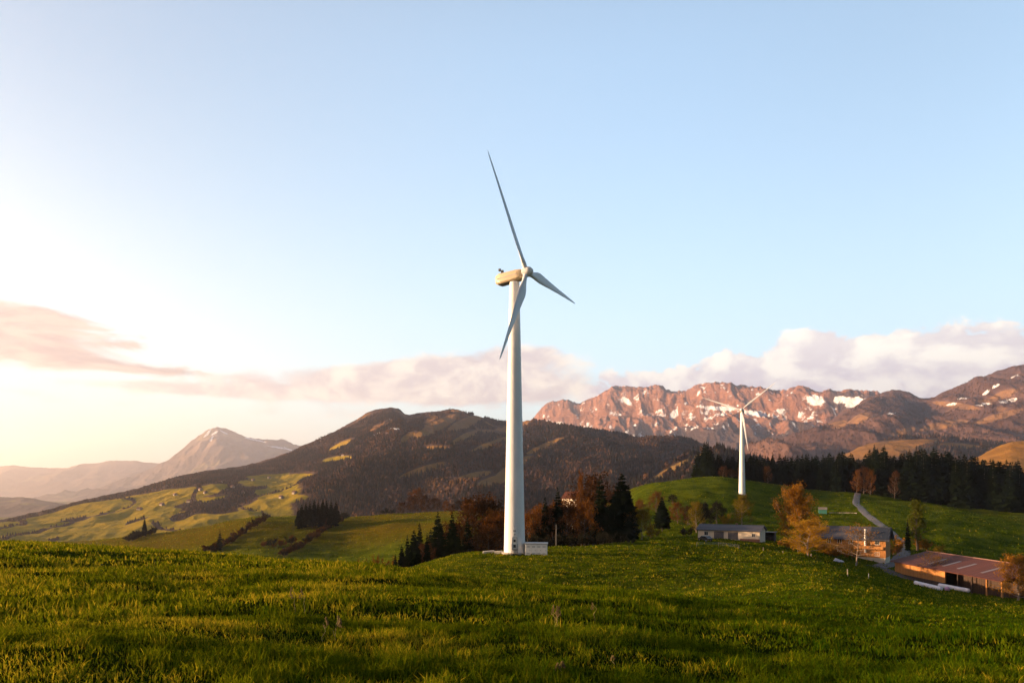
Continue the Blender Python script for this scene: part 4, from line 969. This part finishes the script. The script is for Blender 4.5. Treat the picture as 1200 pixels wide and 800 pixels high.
# ------------------------------------------------------------------ posts, fence, small things by the farm
def stake(px, py, h, r, m, label, name='stake', cat='post'):
    r *= .4; h *= .7; m = 'old_render' if m in ('white_paint', 'cream') else m
    p = cast(px, py, 90); b = MB(); b.tube([(0, 0, -.4), (0, 0, h * .6), (.02, .01, h)], [r, r * .95, r * .8], 8); b.tube([(.02, .01, h), (.02, .01, h + .06)], [r * .8, r * .2], 8)
    o = b.build(name, M[m], None, True); o.location = p; o.rotation_euler = (R(rt.uniform(-4, 4)), R(rt.uniform(-4, 4)), 0); return tag(o, label, cat)
stake(914.3, 636, 1.5, .26, 'white_paint', 'stout white post right of the dark shed')
stake(894.5, 646, 1.6, .16, 'cream', 'tan stake in the grass below the bungalow')
stake(917.5, 648, .8, .2, 'white_paint', 'short white stake in the grass below the shed')
stake(935, 647, 3.2, .3, 'cream', 'tall pale stump lit by the sun under the orange trees', 'stump', 'stump')
stake(950.5, 652, 1.0, .3, 'white_paint', 'short white post under the bright orange tree')
stake(1003, 663, 1.1, .28, 'white_paint', 'short white post at the foot of the bare tree before the farmhouse')
stake(993.5, 675, 1.8, .2, 'cream', 'brown stake alone in the field below the farmhouse')
stake(1018, 678, 1.4, .12, 'grey_metal', 'thin grey stake in the field right of the brown stake')
p = cast(983, 658, 120); b = MB()
b.add([(-1.4, -.4, 0), (1.2, -.5, 0), (1.3, .5, 0), (-1.3, .6, 0), (-.9, -.1, .95), (-.2, 0, .7), (.9, 0, .3)], [(0, 1, 6, 5, 4), (1, 2, 6), (2, 3, 4, 5, 6), (3, 0, 4)])
o = b.build('tarp_heap', M['film'], None); o.location = p; tag(o, 'small white tarpaulin heap on the grass before the farmhouse', 'tarpaulin')
fa, fb, fc = cast(816.5, 640, 110), cast(842, 640, 110), cast(866, 643, 110)
wf = tag(empty('wire_fence', fa), 'low wire fence with pale posts on the lawn below the bungalow', 'fence')
for q in (fa, fb, fc):
    b = MB(); lz = Vector((q.x, q.y, gz(q.x, q.y))) - fa; b.tube([lz + Vector((0, 0, -.3)), lz + Vector((0, 0, 1.0))], .05, 8); b.build('post', M['weathered'], wf, True)
b = MB()
for hh in (.5, .8, 1.05):
    for q0, q1 in ((fa, fb), (fb, fc)): b.tube([q0 - fa + Vector((0, 0, hh)), q1 - fa + Vector((0, 0, hh))], .012, 4)
b.build('wire', M['grey_metal'], wf)

# ------------------------------------------------------------------ grass blades on the near hill and the knoll, dry seed stalks
def blades(rs, n, r0, r1, hh, ww, azlim=44):
    a = np.radians(rs.uniform(-azlim, azlim, n)); r = np.sqrt(rs.uniform(r0 * r0, r1 * r1, n)); x = r * np.sin(a); y = r * np.cos(a)
    return x, y
rs = np.random.RandomState(3); bx, by, bh, bw = [], [], [], []
for n, r0, r1, h, w in ((110000, 4.2, 13, .15, .0065), (120000, 13, 32, .17, .013), (110000, 32, 75, .20, .028), (130000, 75, 150, .26, .06), (90000, 130, 220, .30, .09), (80000, 215, 480, .40, .16), (90000, 330, 700, .45, .24)):
    x, y = blades(rs, n, r0, r1, h, w)
    tuft = np.clip(fbm(x / .6, y / .6, 3, 51) * 1.5 + fbm(x / 3.2, y / 2.2, 2, 55) * 1.3 + .62, .28, 1.7)
    keep = rs.rand(n) < np.clip(tuft + .25, 0, 1); keep &= ~((y > 155) & (CX + F * x / y < 760) & (r0 < 210)); keep &= ~((r0 == 215) & (CX + F * x / y < 730)); keep &= ~((r0 == 330) & ((CX + F * x / y > 700) | (y < 330)))
    hs_ = h * (.35 + .85 * tuft) * rs.uniform(.55, 1.25, n)
    bx.append(x[keep]); by.append(y[keep]); bh.append(hs_[keep]); bw.append((w * rs.uniform(.7, 1.4, n))[keep])
x = np.concatenate(bx); y = np.concatenate(by); h = np.concatenate(bh); w = np.concatenate(bw); n = len(x)
z = ground_z(x, y) - .02; an = rs.rand(n) * 6.283; la = rs.rand(n) * 6.283; ln = rs.uniform(.1, .8, n) * h
dx, dy = np.cos(an) * w, np.sin(an) * w; lx, ly = np.cos(la) * ln, np.sin(la) * ln
V = np.stack([np.stack([x - dx, y - dy, z], 1), np.stack([x + dx, y + dy, z], 1), np.stack([x + dx * .8 + lx * .35, y + dy * .8 + ly * .35, z + h * .55], 1),
              np.stack([x - dx * .8 + lx * .35, y - dy * .8 + ly * .35, z + h * .55], 1), np.stack([x + lx, y + ly, z + h * (1 - .25 * ln / h)], 1)], 1).reshape(-1, 3)
o5 = np.arange(n) * 5
tint = np.repeat(np.clip(rs.rand(n) * .72 + .75 * fbm(x / 3.0, y / 1.8, 3, 91) + .10 - .30 * sstep(-8, 25, x) * (y < 75) - .04 * sstep(75, 100, y) * (x < 45) + .16 * (1 - sstep(-12, 4, x)) * (y < 75) - .16 * sstep(200, 240, y) * (x > 0), 0, 1), 5)  # left side yellowed and right side darkened to put sunlight into the colour
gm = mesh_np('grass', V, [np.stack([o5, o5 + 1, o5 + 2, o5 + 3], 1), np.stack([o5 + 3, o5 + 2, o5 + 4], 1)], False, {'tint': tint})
m, t = mat('grass_blades')
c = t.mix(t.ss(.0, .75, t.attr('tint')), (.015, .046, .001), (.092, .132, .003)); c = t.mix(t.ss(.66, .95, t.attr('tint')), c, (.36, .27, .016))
d = t.n('ShaderNodeBsdfDiffuse'); t.put(d.inputs[0], c); tr = t.n('ShaderNodeBsdfTranslucent'); t.put(tr.inputs[0], t.mix(.35, c, (.22, .19, .006)))
mx = t.n('ShaderNodeMixShader'); mx.inputs[0].default_value = .45; t.t.links.new(d.outputs[0], mx.inputs[1]); t.t.links.new(tr.outputs[0], mx.inputs[2]); t.out(mx.outputs[0])
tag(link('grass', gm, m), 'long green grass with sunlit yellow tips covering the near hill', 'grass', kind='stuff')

M['straw'] = simple('dry_straw', (.24, .19, .06), .9, .3, 20)
M['seed'] = simple('seed_head', (.11, .075, .025), .9, .4, 30)
def stalk(px, base, top, label, n=1, seed=1):
    p = cast(px, base, 5); r = tag(empty('seed_stalk', p), label, 'plant'); q = random.Random(seed); H = (base - top) / F * p.y
    for k in range(n):
        ox, oy = (q.uniform(-.12, .12), q.uniform(-.1, .1)) if n > 1 else (0, 0); hh = H * q.uniform(.75, 1)
        bend = [(ox + q.uniform(-.02, .02) * s, oy + q.uniform(-.02, .02) * s, hh * s / 4 - .04) for s in range(5)]
        b = MB(); b.tube(bend, [.007, .006, .005, .004, .003], 5); b.build('stem', M['straw'], r, True)
        b = MB(); t_ = Vector(bend[-1])
        for i in range(26):
            s = i / 26; c_ = t_ + Vector((q.uniform(-.035, .035) * (1.2 - s), q.uniform(-.035, .035) * (1.2 - s), -hh * .38 * (1 - s) + .02)); u = .010
            b.add([c_ + Vector((u, 0, 0)), c_ + Vector((0, u, 0)), c_ + Vector((-u, 0, 0)), c_ + Vector((0, -u, 0)), c_ + Vector((0, 0, u * 1.6)), c_ + Vector((0, 0, -u * 1.6))],
                  [(0, 1, 4), (1, 2, 4), (2, 3, 4), (3, 0, 4), (1, 0, 5), (2, 1, 5), (3, 2, 5), (0, 3, 5)])
        b.build('seed_head', M['seed'], r)
stalk(655, 738, 706, 'clump of dry brown seed stalks in the middle of the near grass', 4, 1)
stalk(348, 722, 678, 'tall pale seed stalk left of the middle in the near grass', 2, 2)
stalk(697, 728, 700, 'single thin tall stalk right of the brown seed stalks', 1, 3)
stalk(662, 792, 768, 'yellow seed stalks near the bottom edge of the grass', 3, 4)
stalk(717, 780, 766, 'short yellow seed stalk at the bottom right of the yellow clump', 1, 5)
stalk(385, 752, 716, 'pale seed stalks right of the tall pale stalk', 3, 6)

# ------------------------------------------------------------------ air
hz = MB(); hz.box(-23000, 23000, -23000, 23500, -330, 1750); m, t = mat('haze_air')
pv = t.n('ShaderNodeVolumePrincipled'); pv.inputs['Color'].default_value = (.93, .85, .91, 1); pv.inputs['Density'].default_value = HAZE if 'HAZE' in globals() else 5.4e-5; pv.inputs['Anisotropy'].default_value = .65
o_ = t.n('ShaderNodeOutputMaterial'); t.t.links.new(pv.outputs[0], o_.inputs['Volume'])
tag(hz.build('haze', m), 'thin warm haze filling the valley air', 'haze', kind='stuff')

# ------------------------------------------------------------------ sky, clouds and sun
W = bpy.data.worlds.new('World'); S.world = W; W.use_nodes = True; W.node_tree.nodes.clear(); t = NT(W.node_tree)
sky = t.n('ShaderNodeTexSky', sky_type='NISHITA'); sky.sun_disc = False; sky.sun_elevation = SUN_EL; sky.sun_rotation = SUN_AZ
sky.altitude = 900; sky.air_density = 1.0; sky.dust_density = .9; sky.ozone_density = 1.5
gen = t.n('ShaderNodeTexCoord').outputs['Generated']; sx = t.n('ShaderNodeSeparateXYZ'); t.put(sx.inputs[0], gen)
az = t.math('ARCTAN2', sx.outputs[0], sx.outputs[1]); el = t.math('ARCSINE', sx.outputs[2])
def dirs(px, py):
    a = math.atan((px - CX) / F); return a, math.atan((HY - py) / F * math.cos(a))
def bump2(px, py, wx, wy):
    a, e = dirs(px, py); ua = t.math('DIVIDE', t.math('SUBTRACT', az, a), wx / F); ue = t.math('DIVIDE', t.math('SUBTRACT', el, e), wy / F)
    return t.math('EXPONENT', t.math('MULTIPLY', t.math('ADD', t.math('MULTIPLY', ua, ua), t.math('MULTIPLY', ue, ue)), -1.0))
def plane_uv(kx, ky, dx=0.0, dy=0.0):
    c_ = t.n('ShaderNodeCombineXYZ'); t.put(c_.inputs[0], t.math('MULTIPLY', t.math('ADD', az, dx), kx)); t.put(c_.inputs[1], t.math('MULTIPLY', t.math('ADD', el, dy), ky)); return c_.outputs[0]
def total(lst):
    s = None
    for px, py, wx, wy, a in lst:
        b_ = t.math('MULTIPLY', bump2(px, py, wx, wy), a); s = b_ if s is None else t.math('ADD', s, b_)
    return s
def centred(n, k): return t.math('MULTIPLY', t.math('SUBTRACT', n, .5), k)
puff = t.noise(plane_uv(1, 1.5), 12.0, 12, .63, .3); puff2 = t.noise(plane_uv(1, 1.5, -.020, .020), 12.0, 12, .63, .3)
streak = t.noise(plane_uv(1, 4.5), 7.0, 10, .63, .6); streak2 = t.noise(plane_uv(1, 4.5, -.012, -.008), 7.0, 10, .63, .6)
# cumulus bank on the right, streaky cloud on the left, thin veils above the ridges
bank = total([(1085,428,150,36,1.0),(1000,415,70,30,.55),(890,438,110,30,1.0),(770,452,60,24,.85),(1220,425,110,36,1.0),(1110,392,40,16,.45),(960,395,40,14,.4),(700,462,40,14,.5),(1180,470,120,30,.8),(980,460,160,26,.8)])
c_bank = t.math('MULTIPLY', t.ss(.36, .53, t.math('ADD', t.math('MULTIPLY', bank, .60), centred(puff, 2.3))), t.ss(.12, .42, bank))
lit = t.ss(-.12, .16, t.math('SUBTRACT', puff, puff2)); hi = t.ss(.125, .20, el)
col_b = t.mix(t.math('ADD', t.math('MULTIPLY', lit, .65), t.math('MULTIPLY', hi, .35)), (2.5, 2.1, 2.35), (4.6, 4.15, 3.5))
leftc = total([(70,408,90,22,1.0),(-40,385,110,34,1.0),(20,365,60,12,.6),(150,428,60,9,.7),(145,402,26,7,.6),(30,332,60,8,.55),(215,437,50,5,.5),(-10,455,60,5,.5)])
c_left = t.math('MULTIPLY', t.ss(.38, .80, t.math('ADD', t.math('MULTIPLY', leftc, .62), centred(streak, 2.1))), t.ss(.06, .40, leftc))
col_l = t.mix(t.math('ADD', t.math('MULTIPLY', t.ss(-.10, .10, t.math('SUBTRACT', streak, streak2)), .7), t.math('MULTIPLY', t.ss(.45, .62, puff), .3)), (1.5, 1.12, 1.15), (3.0, 2.25, 1.8))
veil = total([(300,458,170,12,.9),(440,452,120,20,.95),(575,425,75,20,1.05),(560,455,130,26,.95),(520,352,34,5,.75),(640,412,50,16,.8),(640,455,80,22,.9),(800,413,24,6,.8),(735,322,18,5,.45),(180,455,120,8,.8),(400,438,80,12,.7),(250,440,60,7,.6),(480,430,60,12,.6),(110,470,120,7,.6),(350,485,140,9,.6)])
c_veil = t.math('MULTIPLY', t.ss(.36, .72, t.math('ADD', t.math('MULTIPLY', veil, .60), centred(t.math('ADD', t.math('MULTIPLY', streak, .35), t.math('MULTIPLY', puff, .65)), 1.9))), t.ss(.08, .40, veil))
col_v = t.mix(lit, (2.7, 2.1, 2.0), (4.2, 3.5, 2.8))
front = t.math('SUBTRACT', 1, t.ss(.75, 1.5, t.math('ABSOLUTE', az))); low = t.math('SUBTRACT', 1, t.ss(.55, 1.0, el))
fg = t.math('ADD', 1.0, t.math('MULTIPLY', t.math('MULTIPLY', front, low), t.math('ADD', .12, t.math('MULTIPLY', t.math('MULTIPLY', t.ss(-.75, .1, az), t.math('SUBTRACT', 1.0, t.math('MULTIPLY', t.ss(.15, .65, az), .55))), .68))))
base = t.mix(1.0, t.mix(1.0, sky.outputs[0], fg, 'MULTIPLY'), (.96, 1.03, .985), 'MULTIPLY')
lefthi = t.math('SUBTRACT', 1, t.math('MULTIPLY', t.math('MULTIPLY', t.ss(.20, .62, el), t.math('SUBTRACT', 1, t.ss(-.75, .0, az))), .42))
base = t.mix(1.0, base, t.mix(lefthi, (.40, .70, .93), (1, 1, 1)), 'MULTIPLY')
away = t.math('SUBTRACT', 1, t.math('MULTIPLY', t.math('SUBTRACT', 1, t.math('MULTIPLY', t.math('SUBTRACT', 1, t.ss(.85, 1.7, t.math('ABSOLUTE', az))), low)), .52))  # sky dimmed behind the camera and overhead to weaken the ambient light
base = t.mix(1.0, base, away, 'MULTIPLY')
# thin bright veil of high haze, densest towards the horizon and warmer towards the sun
warm = t.math('SUBTRACT', 1, t.ss(-.95, .25, az))
vc = t.mix(warm, (2.9, 2.95, 3.0), (3.9, 3.35, 2.3))
vf = t.math('MULTIPLY', t.math('ADD', .14, t.math('MULTIPLY', .84, t.math('EXPONENT', t.math('MULTIPLY', el, -4.6)))), front)
base = t.mix(vf, base, vc)
out = t.mix(t.math('MULTIPLY', c_veil, .85), base, col_v)
out = t.mix(t.math('MULTIPLY', c_bank, .92), out, col_b)
out = t.mix(t.math('MULTIPLY', c_left, .9), out, col_l)
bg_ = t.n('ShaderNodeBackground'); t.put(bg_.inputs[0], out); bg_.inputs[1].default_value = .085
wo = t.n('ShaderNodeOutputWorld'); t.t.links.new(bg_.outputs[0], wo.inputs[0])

sd = bpy.data.lights.new('sun', 'SUN'); sd.energy = 5.0; sd.angle = R(.6); sd.color = (1.0, .64, .35)
so = bpy.data.objects.new('sun', sd); COL.objects.link(so)
sv = Vector((math.sin(SUN_AZ) * math.cos(SUN_EL), math.cos(SUN_AZ) * math.cos(SUN_EL), math.sin(SUN_EL)))
so.rotation_euler = sv.to_track_quat('Z', 'Y').to_euler(); so.location = sv * 300

# ------------------------------------------------------------------ camera and render settings
cd = bpy.data.cameras.new('camera'); cam = bpy.data.objects.new('camera', cd); COL.objects.link(cam)
cd.sensor_width = 36; cd.lens = 24; cd.clip_start = .1; cd.clip_end = 120000
cd.shift_y = (HY - 400) / 1200.0
cam.location = (0, 0, 0); cam.rotation_euler = (R(90), 0, 0); S.camera = cam
S.render.engine = 'CYCLES'; S.cycles.max_bounces = 5; S.cycles.diffuse_bounces = 2; S.cycles.transmission_bounces = 3; S.cycles.volume_bounces = 0; S.cycles.transparent_max_bounces = 4
S.cycles.use_denoising = True; S.cycles.use_adaptive_sampling = True; S.cycles.adaptive_threshold = .02; S.cycles.caustics_reflective = False; S.cycles.caustics_refractive = False
S.view_settings.view_transform = 'Standard'; S.view_settings.look = 'None'; S.view_settings.gamma = 1; S.view_settings.use_curve_mapping = False
S.view_settings.exposure = 2.0
